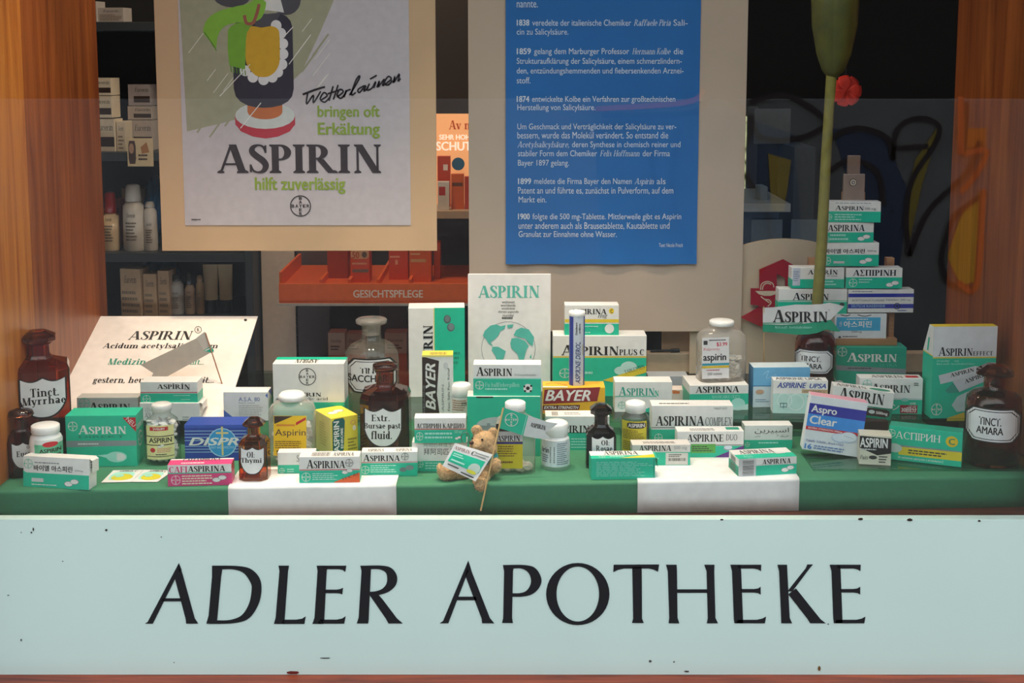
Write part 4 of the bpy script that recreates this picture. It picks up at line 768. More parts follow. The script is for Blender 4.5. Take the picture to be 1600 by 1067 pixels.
C('grey brown carton with black capitals and barcode sticker', 5, (507, 808, 820, 922), .0018, .03, 1, base='d8d2cc', band=(848, 'T'), pr=[('t', 544, 812, 718, 842, 'ASPIRINA', 'K', 'S'), ('t', 732, 816, 802, 838, '500 mg', 'S', 'n'), ('r', 688, 852, 808, 916, 'd5d0c8'), ('k', 704, 880, 796, 896, 'K'), ('m', 704, 858, 780, 876, 2, 'k'), ('m', 540, 876, 680, 900, 2, 'M')], top=[('m', .2, .4, .8, .8, 2, 'k')])
C('teal carton showing its lined back with black lettering on its white top', 5, (287, 880, 632, 996), 0, .038, 2, base='T', pr=[('m', 315, 898, 618, 980, 9, '7ad0bc'), ('r', 622, 886, 628, 990, 'D')], top=[('r', 0, 0, 1, .62, 'W'), ('t', .22, .05, .76, .55, 'ASPIRINA', 'K', 'S'), ('p', [(.45, 1), (1, .5), (1, .95)], 'Y'), ('b', .18, .8, .05, 'W', 3), ('m', .3, .66, .6, .9, 1, 'M')], flap='R')
C('turned white and teal carton with striped end on the white paper sheet', 6, (318, 878, 640, 974), .0018, .05, 9, band=(918, 'T'), pr=[('r', 318, 878, 414, 974, 'w'), ('kh', 340, 886, 402, 968, 'k'), ('t', 448, 886, 608, 916, 'ASPIRINA', 'K', 'S'), ('pill', 592, 942, 22), ('r', 318, 912, 640, 915, 'w')],
  top=[('t', .12, .12, .72, .5, 'ASPIRINA', 'K', 'S'), ('r', 0, .55, 1, 1, 'T'), ('b', .2, .78, .07, 'M', 3), ('pill', .8, .6, .06)], left=[('r', 0, .5, 1, 1, 'T'), ('kh', .2, .1, .7, .9, 'k')])
# right
C('light blue carton with pale swirl behind the white and mint carton', 6, (398, 392, 704, 606), GZ, .04, 2, base='d5e4ea', pr=[('r', 398, 392, 704, 490, '6fb4dc'), ('l', [(450, 430), (480, 410), (470, 450), (520, 430), (500, 470)], 3, 'a8d4ea'), ('r', 398, 488, 704, 493, '2f7fb0'), ('q', 'round', 412, 510, 458, 536, 'c8a488'), ('m', 412, 560, 500, 580, 2, '7a98b0')], sides={'L': col('2f7fb0')})
C('white and mint carton with blue capitals and brown strip', 6, (508, 462, 798, 640), GZ, .025, -3, pr=[('r', 508, 534, 798, 640, 'm'), ('t', 528, 474, 684, 504, 'ASPIRINE', '22429a', 'o'), ('t', 700, 478, 788, 504, 'UPSA', '22429a', 'o'), ('r', 660, 510, 798, 530, 'c2a482'), ('t', 668, 514, 786, 526, 'VITAMINÉE C', 'k', 'n'), ('o', 570, 570, 40, 4, 'e4f2ee'), ('o', 630, 580, 44, 4, 'e4f2ee'), ('l', [(548, 586), (582, 586), (582, 606), (548, 606), (548, 586)], 4, '1f5a6a', 1), ('l', [(565, 586), (565, 615)], 3, '1f5a6a', 1), ('m', 690, 540, 780, 556, 1, '22429a')], top=[('t', .05, .2, .9, .9, 'ASPIRINE UPSA', 'k', 'b')])
C('white carton with dark blue and light blue bands leaning on its corner', 8, (-98, 545, 226, 860), PZ, .026, -4, roll=7.5, base='e4e6ea', pr=[('r', -98, 590, 226, 650, '2a2f9c'), ('r', -98, 650, 226, 722, '3a8fe0'), ('r', -98, 722, 226, 742, 'cf2436'), ('t', -84, 598, 62, 652, 'Aspro', 'W', 'b'), ('t', -84, 658, 72, 706, 'Clear', 'W', 'b'), ('t', -84, 726, 110, 738, 'EXTRA STRENGTH 500mg', 'W', 'b'), ('e', 100, 766, 46, 28, 'b8c6dc'), ('e', 150, 756, 50, 32, 'c4d0e4'), ('e', 98, 763, 40, 22, 'dde4f0'), ('e', 150, 753, 44, 26, 'e2e8f2'), ('l', [(120, 748), (180, 760)], 2, '8a9ab8', 1), ('t', -86, 796, 130, 812, 'Totally Soluble...Works Fast', '2a2f9c', 'i'), ('t', -88, 822, -48, 852, '16', '2f7fd0', 'b'), ('m', -36, 822, 180, 850, 2, '6a8ac0')],
  right=[('r', 0, .14, 1, .34, '2a2f9c'), ('r', 0, .34, 1, .56, '3a8fe0')], sides={'T': col('e0a0b0')})
C('teal carton with silver band and white serif lettering at the foot of the tower', 8, (80, 230, 492, 500), GZ, .044, -1, Y=.43, base='17a184', key='ultra', pr=[('p', [(80, 338), (492, 360), (492, 388), (80, 368)], 'S'), ('b', 126, 258, 27, 'W'), ('t', 154, 264, 436, 318, 'ASPIRIN', 'W', 'A'), ('t', 340, 328, 440, 346, 'ULTRA', '5ac0a8', 's'), ('e', 112, 446, 24, 16, 'W'), ('m', 160, 352, 340, 362, 1, 'k')])
C('white carton with red dosage box and japanese lettering on the glass shelf', 8, (228, 408, 586, 612), GZ, .03, -3, Y=None, band=(520, 'T'), pr=[('r', 228, 520, 586, 530, 'w'), ('b', 272, 444, 26, 'T'), ('t', 296, 440, 514, 490, 'ASPIRIN', 'k', 'A'), ('t', 420, 556, 456, 590, 'ン', 'W', 'n'), ('r', 462, 560, 560, 608, '9a2030'), ('t', 468, 572, 556, 602, '30回分', 'W', 'b'), ('t', 510, 562, 552, 572, '1日1回', 'W', 'n'), ('e', 488, 530, 22, 10, '8fc8bc'), ('t', 516, 544, 550, 556, '20錠', 'W', 'n'), ('m', 535, 430, 570, 452, 2, 'k')], top=[('t', .2, .3, .7, .9, 'ASPIRIN', 'k', 'S'), ('r', .75, .3, .95, .8, 'R')])
C('tilted white and teal carton with rounded dosage field behind the leaning carton', 8, (64, 488, 406, 664), GZ, .03, -6, roll=6, Y=Uz(1345, 655.5, GZ).y, h=.043, pr=[('p', [(64, 612), (260, 600), (406, 588), (406, 664), (64, 664)], '14876a'), ('t', 98, 494, 352, 574, 'ASPIRIN', 'K', 'A'), ('q', 'octa', 252, 600, 394, 650, 'x'), ('t', 318, 616, 384, 640, '500mg', 'W', 'b'), ('q', 'round', 276, 612, 312, 636, 'c8d0ce'), ('r', 252, 590, 406, 596, '14876a')], top=[('t', .05, .3, .55, .9, 'ASPIRIN', 'k', 'S'), ('q', 'round', .6, .3, .95, .9, '14876a')])
C('small cream and black carton between the leaning carton and the cyrillic teal carton', 8, (232, 738, 406, 906), PZ, .035, -10, base='d8d2be', pr=[('p', [(232, 742), (406, 750), (406, 836), (330, 850), (232, 810)], '1a1a1c'), ('t', 234, 752, 386, 808, 'ASPIRIN', 'W', 'b'), ('m', 240, 812, 360, 826, 1, 'w'), ('t', 236, 852, 280, 876, 'Pain', 'k', 'i'), ('q', 'round', 285, 852, 330, 874, 'k'), ('m', 340, 850, 394, 896, 3, 'k')], sides={'R': col('c8d070')}, key='pain')
C('teal carton with cyrillic lettering, yellow circle and yellow stripe', 8, (418, 700, 790, 896), PZ, .03, -22, base='T', pr=[('r', 418, 806, 790, 816, 'S'), ('p', [(470, 816), (790, 812), (790, 862), (470, 862)], 'e0cc30'), ('b', 430, 742, 22, 'W'), ('t', 452, 728, 680, 770, 'АСПІРИН', 'W', 's'), ('e', 738, 756, 31, 31, 'e0c020'), ('t', 722, 738, 754, 774, 'C', '14876a', 'b'), ('e', 448, 826, 40, 26, 'c4d4d4'), ('m', 520, 824, 720, 854, 2, 'k'), ('t', 470, 870, 700, 886, '10 таблеток шипучих з вітаміном С', 'W', 'n')], sides={'T': col('0f9a7c')})
# carton on the glass shelf with slanted shoulder
# tower of cartons on its stand
TY = .445
C('white carton with bright blue hangul field under the double blue striped carton', 7, (474, 818, 762, 956), 0, .03, 0, Y=TY, zpx=True, base='dfe0e2', pr=[('r', 484, 838, 728, 912, '3aa8d4'), ('t', 524, 858, 680, 894, '아스피린', 'W', 'b'), ('t', 500, 862, 514, 890, '신풍', 'W', 'n'), ('t', 570, 912, 626, 926, '500mg', 'k', 'n'), ('l', [(505, 824), (540, 830), (560, 822)], 4, 'K'), ('l', [(600, 824), (640, 832), (676, 824)], 4, 'K'), ('m', 540, 844, 680, 854, 1, 'W'), ('e', 504, 948, 8, 6, 'k'), ('m', 520, 940, 640, 950, 1, 'k')])
C('white and teal carton half covered by the big paper flag', 7, (163, 681, 543, 818), 0, .03, 0, Y=TY, zpx=True, band=(752, 'T'), pr=[('r', 163, 744, 543, 748, 'T'), ('t', 242, 702, 440, 742, 'ASPIRIN', 'K', 'A'), ('e', 516, 766, 14, 10, 'k')])
C('white carton with two dark blue stripes in the tower', 7, (549, 684, 914, 812), 0, .03, 1, Y=TY, zpx=True, base='dedcd8', pr=[('r', 549, 706, 914, 726, '22309a'), ('r', 549, 764, 914, 788, '22309a'), ('t', 570, 736, 750, 748, 'ACETYLSALICYLSÄURE', 'k', 'n'), ('t', 756, 736, 896, 748, 'Tabletten  500 mg', 'k', 'n'), ('t', 568, 768, 756, 782, 'DEUTSCHE BUNDESWEHR', 'l', 'n'), ('o', 822, 776, 18, 4, 'K'), ('e', 822, 776, 6, 6, 'K'), ('m', 570, 690, 720, 700, 1, 'S'), ('m', 826, 796, 900, 806, 1, '22309a')])
C('white and teal carton behind the flower stem next to the greek lettered carton', 7, (236, 562, 528, 676), 0, .03, 0, Y=TY, zpx=True, band=(626, 'T'), pr=[('t', 326, 570, 490, 600, 'ASPİRİN', 'K', 'S'), ('r', 242, 564, 284, 662, 'c5cad6'), ('m', 246, 580, 280, 640, 5, '8a90a8'), ('m', 410, 632, 490, 664, 2, 'M'), ('t', 432, 604, 490, 612, '20 tablet', 'k', 'n')])
C('white and teal carton with greek lettering in the tower', 7, (538, 564, 850, 678), 0, .03, 0, Y=TY, zpx=True, band=(616, 'T'), pr=[('t', 576, 574, 816, 608, 'ΑΣΠΙΡΙΝΗ', 'K', 'S'), ('b', 578, 646, 23, 'W'), ('pill', 798, 652, 22), ('m', 610, 622, 690, 650, 2, 'M')])
C('white and teal carton with hangul lettering, third from the top of the tower', 7, (416, 424, 720, 554), 0, .03, 0, Y=TY, zpx=True, base='W', pr=[('r', 416, 490, 720, 554, 'T'), ('t', 420, 458, 642, 484, '바이엘 아스피린', 'K', 'b'), ('t', 656, 464, 706, 476, '500mg', 'k', 'n'), ('b', 434, 524, 21, 'W'), ('r', 470, 526, 530, 538, 'w'), ('pill', 650, 524, 22)])
C('white and teal carton with two tablets, second from the top of the tower', 7, (424, 312, 692, 422), 0, .03, 1, Y=TY, zpx=True, band=(366, 'T'), pr=[('t', 436, 324, 642, 360, 'ASPIRINA', 'K', 'S'), ('pill', 640, 396, 22), ('b', 434, 404, 14, 'W'), ('m', 450, 372, 560, 415, 2, 'M')])
C('topmost white and teal carton of the tower below the metal bracket', 7, (434, 196, 728, 310), 0, .03, -4, Y=TY, zpx=True, band=(250, 'T'), pr=[('t', 480, 218, 634, 244, 'ASPIRIN', 'K', 'A'), ('t', 640, 228, 700, 244, '500 mg', 'k', 'n'), ('b', 448, 282, 16, 'W'), ('m', 478, 262, 640, 302, 3, 'M'), ('m', 480, 200, 700, 208, 1, 'S')])
C('dark brown low box in the gap under the tilted carton', 8, (240, 655, 392, 760), 0, .018, -2, Y=GY-.021, base='3a2620', h=.036, name='product_box', cat='box')
# slant-shouldered large carton
def effect():
    p = Uz(1503, 653, GZ); s = sc(p); H_ = U(1503, 510, p.y).z-GZ; w = (1543-1449)*s*1.06; d = .05; wt = w; x0 = -w/2
    mb = MB(); dt = .022
    zk = H_*.68
    F_ = [(-w/2, 0, 0), (w/2, 0, 0), (w/2, 0, H_), (-w/2, 0, H_)]
    mb.face(F_, 'T'); B_ = [(-w/2, d, 0), (w/2, d, 0), (w/2, d, zk), (-w/2, d, zk)]; mb.face(B_[::-1], 'T')
    Tt = [(-w/2, 0, H_), (w/2, 0, H_), (w/2, dt, H_), (-w/2, dt, H_)]; mb.face(Tt, 'Y'); mb.face([(-w/2, dt, H_), (w/2, dt, H_), (w/2, d, zk), (-w/2, d, zk)], 'W'); mb.face([(-w/2, 0, 0), (-w/2, d, 0), (w/2, d, 0), (w/2, 0, 0)], 'T')
    for sgn in (-1, 1):
        x = sgn*w/2; q = [(x, 0, 0), (x, d, 0), (x, d, zk), (x, dt, H_), (x, 0, H_)]; mb.face(q if sgn > 0 else q[::-1], 'T')
        x += sgn*.0002; q = [(x, 0, zk), (x, d, zk), (x, dt, H_), (x, 0, H_)]; mb.face(q if sgn > 0 else q[::-1], 'W')
        x += sgn*.0001; q = [(x, 0, zk-.001), (x, d, zk-.001), (x, d, zk+.001), (x, 0, zk+.001)]; mb.face(q if sgn > 0 else q[::-1], 'e0cc50')
        x += sgn*.0001; q = [(x, d*.45, zk+.005), (x, d*.6, zk+.005), (x, d*.5, zk+.03), (x, d*.35, zk+.03)]; mb.face(q if sgn > 0 else q[::-1], 'T')
    E = [('r', 636, 108, 1036, 282, 'dfe0e2'), ('r', 636, 282, 1036, 290, 'e0cc50'), ('t', 670, 226, 884, 276, 'ASPIRIN', 'K', 'A'), ('t', 888, 250, 1012, 276, 'EFFECT', 'K', 'S'), ('t', 660, 298, 800, 312, 'Granulat 500 mg', 'M', 's'), ('t', 660, 316, 900, 330, 'Wirkstoff: Acetylsalicylsäure', 'M', 's'),
         ('p', [(676, 388), (900, 336), (1000, 340), (1000, 372), (690, 438)], 'd0d4d6'), ('ta', (752, 400), (900, 366), 22, 'ASPIRIN', 'K', 'S'), ('p', [(766, 424), (1000, 340), (1036, 400), (812, 484)], 'c8cdd0'), ('ta', (846, 438), (990, 388), 24, 'ASPIRIN', 'K', 'S'), ('p', [(720, 476), (770, 430), (812, 484), (740, 490)], '3a9a88'),
         ('p', [(766, 560), (800, 510), (860, 484), (900, 520), (900, 590), (800, 600)], 'b8d0cc'), ('b', 672, 584, 34, 'W'), ('p', [(740, 636), (840, 604), (1036, 580), (1036, 652), (740, 652)], 'd8b838')]
    printing(mb, lambda u, v, e: (-w/2+u*w, -.0002-e, H_-v*H_), (636, 108, 1036, 636), E)
    o = mb.build('medicine_carton', None, p, (0, 0, math.radians(2))); tag(o, 'large white and teal carton with slanted shoulder and two printed sachets', 'carton', GROUP)
effect()
# plank and stand of the tower
pz0, pz1 = U(1350, 541, TY).z, U(1350, 528.5, TY).z; st = empty('carton_stand', (U(1350, 541, TY).x, TY, GZ))
def part(n, x0, y0, x1, y1, ya, yb, m, par, base): 
    a, b_ = U(x0, y1, ya), U(x1, y0, ya); mb = MB(); mb.box(a.x-base[0], ya-base[1], a.z-base[2], b_.x-base[0], yb-base[1], b_.z-base[2], m, .001); return mb.build(n, par)
sb = st.location
part('shelf_board', 1303, 529, 1402, 540, TY-.002, TY+.06, WOOD_P, st, sb)
part('upright', 1388, 489, 1398, 529, TY+.012, TY+.03, WOOD_P, st, sb)
part('upright', 1385, 403, 1398, 418, TY+.034, TY+.05, WOOD_P, st, sb)
part('upright', 1264, 403, 1276, 420, TY+.034, TY+.05, WOOD_P, st, sb)
part('back_board', 1312, 300, 1400, 640, TY+.032, TY+.045, WOOD_P, st, sb) if False else None
mb = MB(); a = U(1334, 320, TY+.034); mb.box(a.x-sb.x-.022, .034, .001, a.x-sb.x+.022, .046, U(1334, 300, TY+.034).z-GZ, WOOD_P, .001); mb.build('mast', st)
part('metal_plate', 1317, 272, 1352, 316, TY+.026, TY+.033, col('9a8474', .4, .3), st, sb); part('metal_tongue', 1324, 243, 1345, 273, TY+.027, TY+.033, col('8a7260', .4, .3), st, sb)
mb = MB(); c0 = U(1333, 285, TY+.0255)-sb; k = sc(U(1333, 285, TY))
for i, (r, m, y) in enumerate(((6, 'k', 0), (5, 'd8cbb0', -.0008), (2.6, 'k', -.0016), (1.4, 'W', -.002))): mb.face([(c0.x+r*k*math.cos(q*.35), c0.y+y, c0.z+r*k*math.sin(q*.35)) for q in range(18)], col(m, .3, .5))
mb.build('screw', st); tag(st, 'brown wooden stand with metal bracket carrying the carton tower', 'stand')

# ================================================================== BOTTLES
wl = 'e6e6e6'
def shield(x0, y0, x1, y1, lines, ink='K'):
    i = (x1-x0)*.035
    return (x0, y0, x1, y1, [('q', 'shield', x0, y0, x1, y1, 'K'), ('q', 'shield', x0+i, y0+i, x1-i, y1-i*1.2, wl)]+[('t', *l, ink, 'S') for l in lines])
def octal(x0, y0, x1, y1, lines):
    i = (x1-x0)*.03
    return (x0, y0, x1, y1, [('q', 'octa', x0, y0, x1, y1, 'K'), ('q', 'octa', x0+i, y0+i, x1-i, y1-i, wl), ('q', 'octa', x0+2*i, y0+2*i, x1-2*i, y1-2*i, 'K'), ('q', 'octa', x0+2.5*i, y0+2.5*i, x1-2.5*i, y1-2.5*i, wl)]+[('t', *l, 'K', 'b') for l in lines])
B = bottle
def bod(x, y): return y
# left brown pair
B('tall brown bottle with faceted stopper and white shield label reading Tinct. Myrrhae', 1, 243, [(880, 155), (870, 160), (330, 158), (305, 148), (278, 72), (262, 58), (200, 56), (190, 62)], 0, 'oct', AMBER, [(200, 60), (184, 74), (172, 92), (152, 92), (118, 40), (116, 8)], STOPGLASS,
  shield(138, 392, 384, 624, [(196, 452, 342, 500, 'Tinct.'), (154, 500, 376, 556, 'Myrrhae')]), flat=.9, stopkind='oct', labkind='flat', yaw=19)
B('small brown bottle with flat stopper behind the small white bottle', 1, 132, [(952, 70), (945, 76), (740, 76), (700, 66), (682, 40), (672, 34), (618, 34), (612, 42)], 0, 'oct', AMBER, [(618, 36), (606, 60), (592, 72), (570, 62), (556, 20), (555, 5)], STOPGLASS,
  shield(78, 752, 200, 900, [(158, 770, 184, 790, 'Ol:'), (104, 800, 196, 832, 'Eucal.')]), labkind='flat', yaw=19, stopkind='round')
B('small brown bottle with dark stopper and shield label beside the pink carton', 2, 796, [(958, 104), (945, 110), (672, 108), (640, 92), (622, 50), (610, 42), (560, 42), (552, 48)], 0, 'oct', AMBER2, [(560, 44), (548, 56), (544, 78), (526, 78), (490, 36), (488, 8)], STOPGLASS,
  shield(690, 704, 860, 898, [(736, 738, 790, 778, 'Ol:'), (696, 780, 840, 824, 'Thymi')]), stopkind='oct', labkind='flat')
B('large brown bottle with flat stopper and shield label reading Extr. Bursae past. fluid.', 3, 633, [(840, 134), (830, 138), (506, 136), (478, 126), (452, 56), (444, 50), (372, 50), (364, 56)], 0, 'oct', AMBER, [(372, 52), (366, 66), (350, 72), (332, 70), (324, 40), (323, 6)], STOPGLASS,
  shield(510, 572, 718, 790, [(552, 612, 650, 648, 'Extr.'), (512, 656, 716, 696, 'Bursae past.'), (550, 700, 662, 744, 'fluid.')]), labkind='flat')
B('big clear glass bottle with flared lip and octagonal label behind the large brown bottle', 3, 559, [(650, 140), (640, 146), (320, 146), (270, 140), (232, 112), (212, 68), (200, 52), (120, 52), (108, 62)], GZ, 'round', thin_glass('old_clear_glass', (.97, .97, .95), (.6, .6, .56), 1.5, .01, (.8, .74, .62), .07), [(180, 44), (116, 50), (112, 66), (104, 82), (84, 84), (76, 76), (74, 8)], thin_glass('frosted_stopper', (.9, .88, .85), (.6, .58, .55), 1.5, .2, (.85, .82, .78), .14),
  octal(428, 312, 690, 498, [(496, 360, 640, 392, 'TINCT.'), (432, 400, 650, 438, 'SACCHARI')]), inner=0, Yc=.395)
# black bottle, right brown bottles
B('black bottle with faceted stopper and shield label in front of the grey white carton', 5, 338, [(945, 80), (935, 84), (752, 82), (730, 74), (706, 44), (692, 36), (648, 36), (640, 40)], 0, 'oct', BLACKGLASS, [(648, 34), (638, 44), (630, 60), (608, 60), (580, 28), (578, 6)], BLACKGLASS,
  shield(288, 762, 414, 905, [(342, 784, 386, 812, 'Ol:'), (314, 812, 402, 846, 'Rosae')]), stopkind='oct', labkind='flat')
B('brown bottle with octagonal label reading Tinct. Amara under the flower stem', 6, 730, [(560, 104), (550, 110), (270, 110), (236, 104), (208, 84), (196, 60), (190, 34), (150, 32), (140, 40)], GZ, 'round', AMBER, None, None,
  octal(618, 300, 824, 432, [(652, 334, 758, 364, 'TINCT.'), (644, 374, 766, 402, 'AMARA')]), Yc=.405)
B('big dark brown bottle with faceted stopper and octagonal label at the wooden side wall', 8, 985, [(925, 150), (915, 155), (560, 155), (510, 148), (485, 120), (472, 80), (462, 60), (390, 60), (380, 66)], PZ, 'round', AMBER, [(392, 62), (386, 70), (378, 96), (366, 102), (318, 46), (312, 10)], STOPGLASS,
  octal(836, 586, 1134, 786, [(912, 640, 1030, 686, 'TINCT.'), (900, 694, 1042, 736, 'AMARA')]), stopkind='oct')
# pill bottles
WH = col('eeeeec', .3)
B('small white pill bottle with green label behind the hangul lettered carton', 1, 266, [(972, 78), (965, 86), (740, 88), (712, 82), (700, 70), (680, 68)], 0, 'round', WH, [(692, 74), (688, 76), (640, 76), (634, 70), (632, 10)], WH,
  (204, 745, 358, 860, [('r', 206, 742, 358, 860, '5cb890'), ('q', 'rect', 206, 742, 358, 766, 'e4eae6'), ('q', 'round', 246, 752, 328, 782, 'R'), ('t', 230, 790, 342, 812, 'ASPIRIN', 'K', 'b'), ('m', 236, 820, 340, 850, 2, 'k')]), inner=0, name='pill_bottle', stopname='cap')
B('clear bottle of white tablets with yellow label beside the large teal carton', 2, 158, [(836, 108), (825, 122), (560, 124), (505, 104), (478, 68), (468, 60), (450, 60)], 0, 'round', CLEAR, [(452, 62), (448, 68), (396, 68), (386, 60), (382, 8)], col('d8d8d4', .35),
  (54, 556, 234, 792, [('r', 54, 556, 234, 792, 'e6dfa0'), ('r', 76, 566, 196, 592, 'R'), ('t', 96, 572, 176, 586, 'WELBY', 'W', 'b'), ('r', 54, 628, 234, 634, 'K'), ('r', 54, 688, 234, 694, 'K'), ('t', 70, 640, 218, 676, 'ASPIRIN', 'K', 'b'), ('e', 92, 726, 16, 16, 'R'), ('m', 120, 712, 220, 745, 3, 'd88a7a'), ('pill', 146, 698, 14), ('m', 110, 750, 200, 764, 1, 'k'), ('r', 58, 768, 230, 772, 'K')]), inner=0, name='pill_bottle', stopname='cap', flat=.8, tablets=(240, 520, .006, 'white tablets filling the clear bottle with the yellow label beside the teal carton'))
B('clear plastic bottle with white cap and bright yellow label with dark corner', 3, 132, [(888, 112), (875, 122), (590, 122), (560, 112), (535, 74), (528, 60), (505, 60)], 0, 'soft', PLASTIC, [(530, 62), (528, 70), (500, 72), (490, 66), (478, 58), (476, 8)], WH,
  (26, 618, 202, 832, [('r', 26, 618, 202, 832, 'f0c41a'), ('p', [(28, 620), (130, 620), (30, 662)], 'x'), ('p', [(146, 654), (198, 626), (198, 640), (146, 670)], 'R'), ('t', 34, 690, 198, 736, 'Aspirin', 'x', 'n'), ('r', 40, 664, 140, 674, 'd8882a'), ('m', 34, 752, 180, 796, 4, '8a6a18'), ('t', 40, 804, 84, 826, '50', 'K', 'b')]), inner=0, name='pill_bottle', stopname='cap', flat=.72, labkind='flat', tablets=(150, 660, .0065, 'white tablets inside the clear plastic bottle with the bright yellow label'))
B('small white bottle with printed label between the dark brown carton and the world leaflet', 4, 274, [(652, 38), (648, 42), (590, 43), (572, 40), (564, 36), (556, 35)], GZ, 'round', WH, [(566, 42), (562, 43), (514, 43), (508, 38), (506, 6)], WH,
  (234, 584, 314, 642, [('r', 234, 584, 314, 642, 'ddd6cc'), ('m', 240, 588, 300, 636, 5, 'a06a50'), ('t', 276, 598, 298, 614, '325', 'k', 'b')]), inner=0, name='pill_bottle', stopname='cap', Yc=Uz(720, 652, GZ).y+.018)
B('clear bottle with few tablets and yellow black label behind the bear', 4, 506, [(905, 78), (898, 86), (690, 86), (665, 74), (650, 48), (640, 42), (625, 42)], 0, 'soft', PLASTIC, [(630, 40), (622, 44), (590, 44), (584, 38), (582, 8)], WH,
  (424, 700, 538, 880, [('r', 424, 700, 538, 880, 'd2bc18'), ('r', 424, 690, 538, 722, 'K'), ('r', 424, 722, 538, 764, 'd8d8dc'), ('t', 428, 740, 526, 764, 'ASPIRIN', 'K', 'S'), ('r', 424, 766, 538, 776, '2a2a7a'), ('m', 432, 782, 528, 832, 5, '7a5a10'), ('m', 440, 846, 520, 862, 1, '7a4a10')]), inner=0, name='pill_bottle', stopname='cap', labkind='flat', flat=.65, tablets=(46, 860, .0066, 'few white tablets at the bottom of the bottle behind the bear'))
B('white pill bottle with barcode label beside the paper pennant', 5, 97, [(952, 72), (945, 76), (800, 77), (768, 72), (752, 60), (740, 58)], 0, 'round', WH, [(752, 64), (748, 66), (684, 66), (676, 62), (668, 50), (664, 8)], WH,
  (24, 790, 170, 930, [('r', 24, 790, 170, 930, 'e2e6ea'), ('t', 26, 828, 62, 856, 'irin', '33344a', 'b'), ('kh', 66, 822, 92, 908, 'K'), ('m', 26, 865, 60, 910, 4, '5a6a8a'), ('m', 104, 800, 164, 920, 11, '7a8494')]), inner=0, name='pill_bottle', stopname='cap')
B('clear bottle with white cap and yellow label behind the grey brown carton', 5, 523, [(890, 74), (880, 80), (690, 80), (655, 72), (635, 56), (628, 48), (610, 48)], 0, 'round', CLEAR, [(630, 50), (626, 55), (582, 55), (572, 50), (564, 30), (563, 6)], WH,
  (454, 684, 582, 850, [('r', 454, 684, 582, 850, 'd6c62a'), ('q', 'octa', 480, 690, 578, 722, 'k'), ('t', 486, 696, 572, 716, 'ASPIRIN', 'W', 'b'), ('m', 460, 730, 572, 780, 6, '7a6a18'), ('m', 460, 790, 520, 840, 5, '7a6a18')]), inner=0, name='pill_bottle', stopname='cap', tablets=(90, 790, .006, 'white tablets inside the clear bottle behind the grey brown carton'))
B('large clear tablet bottle with white cap and red price label on a carton', 6, 226, [(482, 116), (470, 128), (250, 130), (215, 124), (190, 96), (180, 66), (172, 62), (158, 62)], 'undw', 'soft', PLASTIC, [(162, 64), (156, 66), (132, 67), (124, 60), (120, 10)], WH,
  (112, 230, 262, 450, [('r', 112, 230, 262, 450, 'e8e4e4'), ('t', 192, 256, 252, 280, '$3.99', 'd0304a', 'b'), ('t', 120, 284, 210, 302, 'Walgreens', 'd04a5a', 'i'), ('r', 120, 246, 142, 268, 'k'), ('t', 118, 318, 246, 366, 'aspirin', 'K', 'b'), ('r', 112, 368, 262, 380, '2f9ab0'), ('r', 112, 382, 262, 394, 'e0c030'), ('m', 136, 400, 250, 412, 1, 'c06a7a'), ('t', 142, 418, 222, 432, '500 tablets', 'k', 'n'), ('m', 150, 240, 250, 250, 1, 'k')]), inner=0, name='pill_bottle', stopname='cap', labkind='flat', flat=.62, Yc=Uz(1122, 638, GZ).y+.036, tablets=(330, 330, .0062, 'white tablets and powder in the large clear bottle with the red price label'), yaw=8)
# effervescent tube
def tube():
    p = U(901, 600, Uz(897, 646, GZ).y+.022); z = TOP['bayerx']; k = sc(p); r = 12.2*k; zt = U(901, 486, p.y).z; root = empty('tablet_tube', (p.x, p.y, z))
    mb = MB(); lathe(mb, [(0, r*.96), (.002, r), (zt-z-.008, r)], 'round', col('d4d8e2', .3)); mb_l = MB()
    H_ = zt-z-.008
    def mp(u, v, e): a = (u-.5)*2.6; return ((r+.0002+e)*math.sin(a), -(r+.0002+e)*math.cos(a), H_*(1-v))
    printing(mb, mp, (0, 0, 1, 1), [('r', 0, 0, .30, 1, '2a3a9c'), ('r', .86, 0, 1, 1, '2a3a9c'), ('tr', .42, .36, .66, .97, 'ASPIRINE DEROL', '20307a', 'o'), ('tr', .40, .08, .50, .26, 'Douleurs', 'k', 'b'), ('tr', .56, .10, .66, .24, 'et fièvre', 'k', 'b'), ('tr', .76, .40, .84, .56, 'VITAMINE C', 'c0a020', 'b')], True); mb.build('tube_body', root)
    mb = MB(); lathe(mb, [(H_, r*1.02), (H_+.002, r*1.05), (H_+.0075, r*1.05), (H_+.0085, r*.95)], 'round', WH); mb.build('cap', root); tag(root, 'slim blue and white tablet tube standing on the yellow red carton', 'tube')
tube()
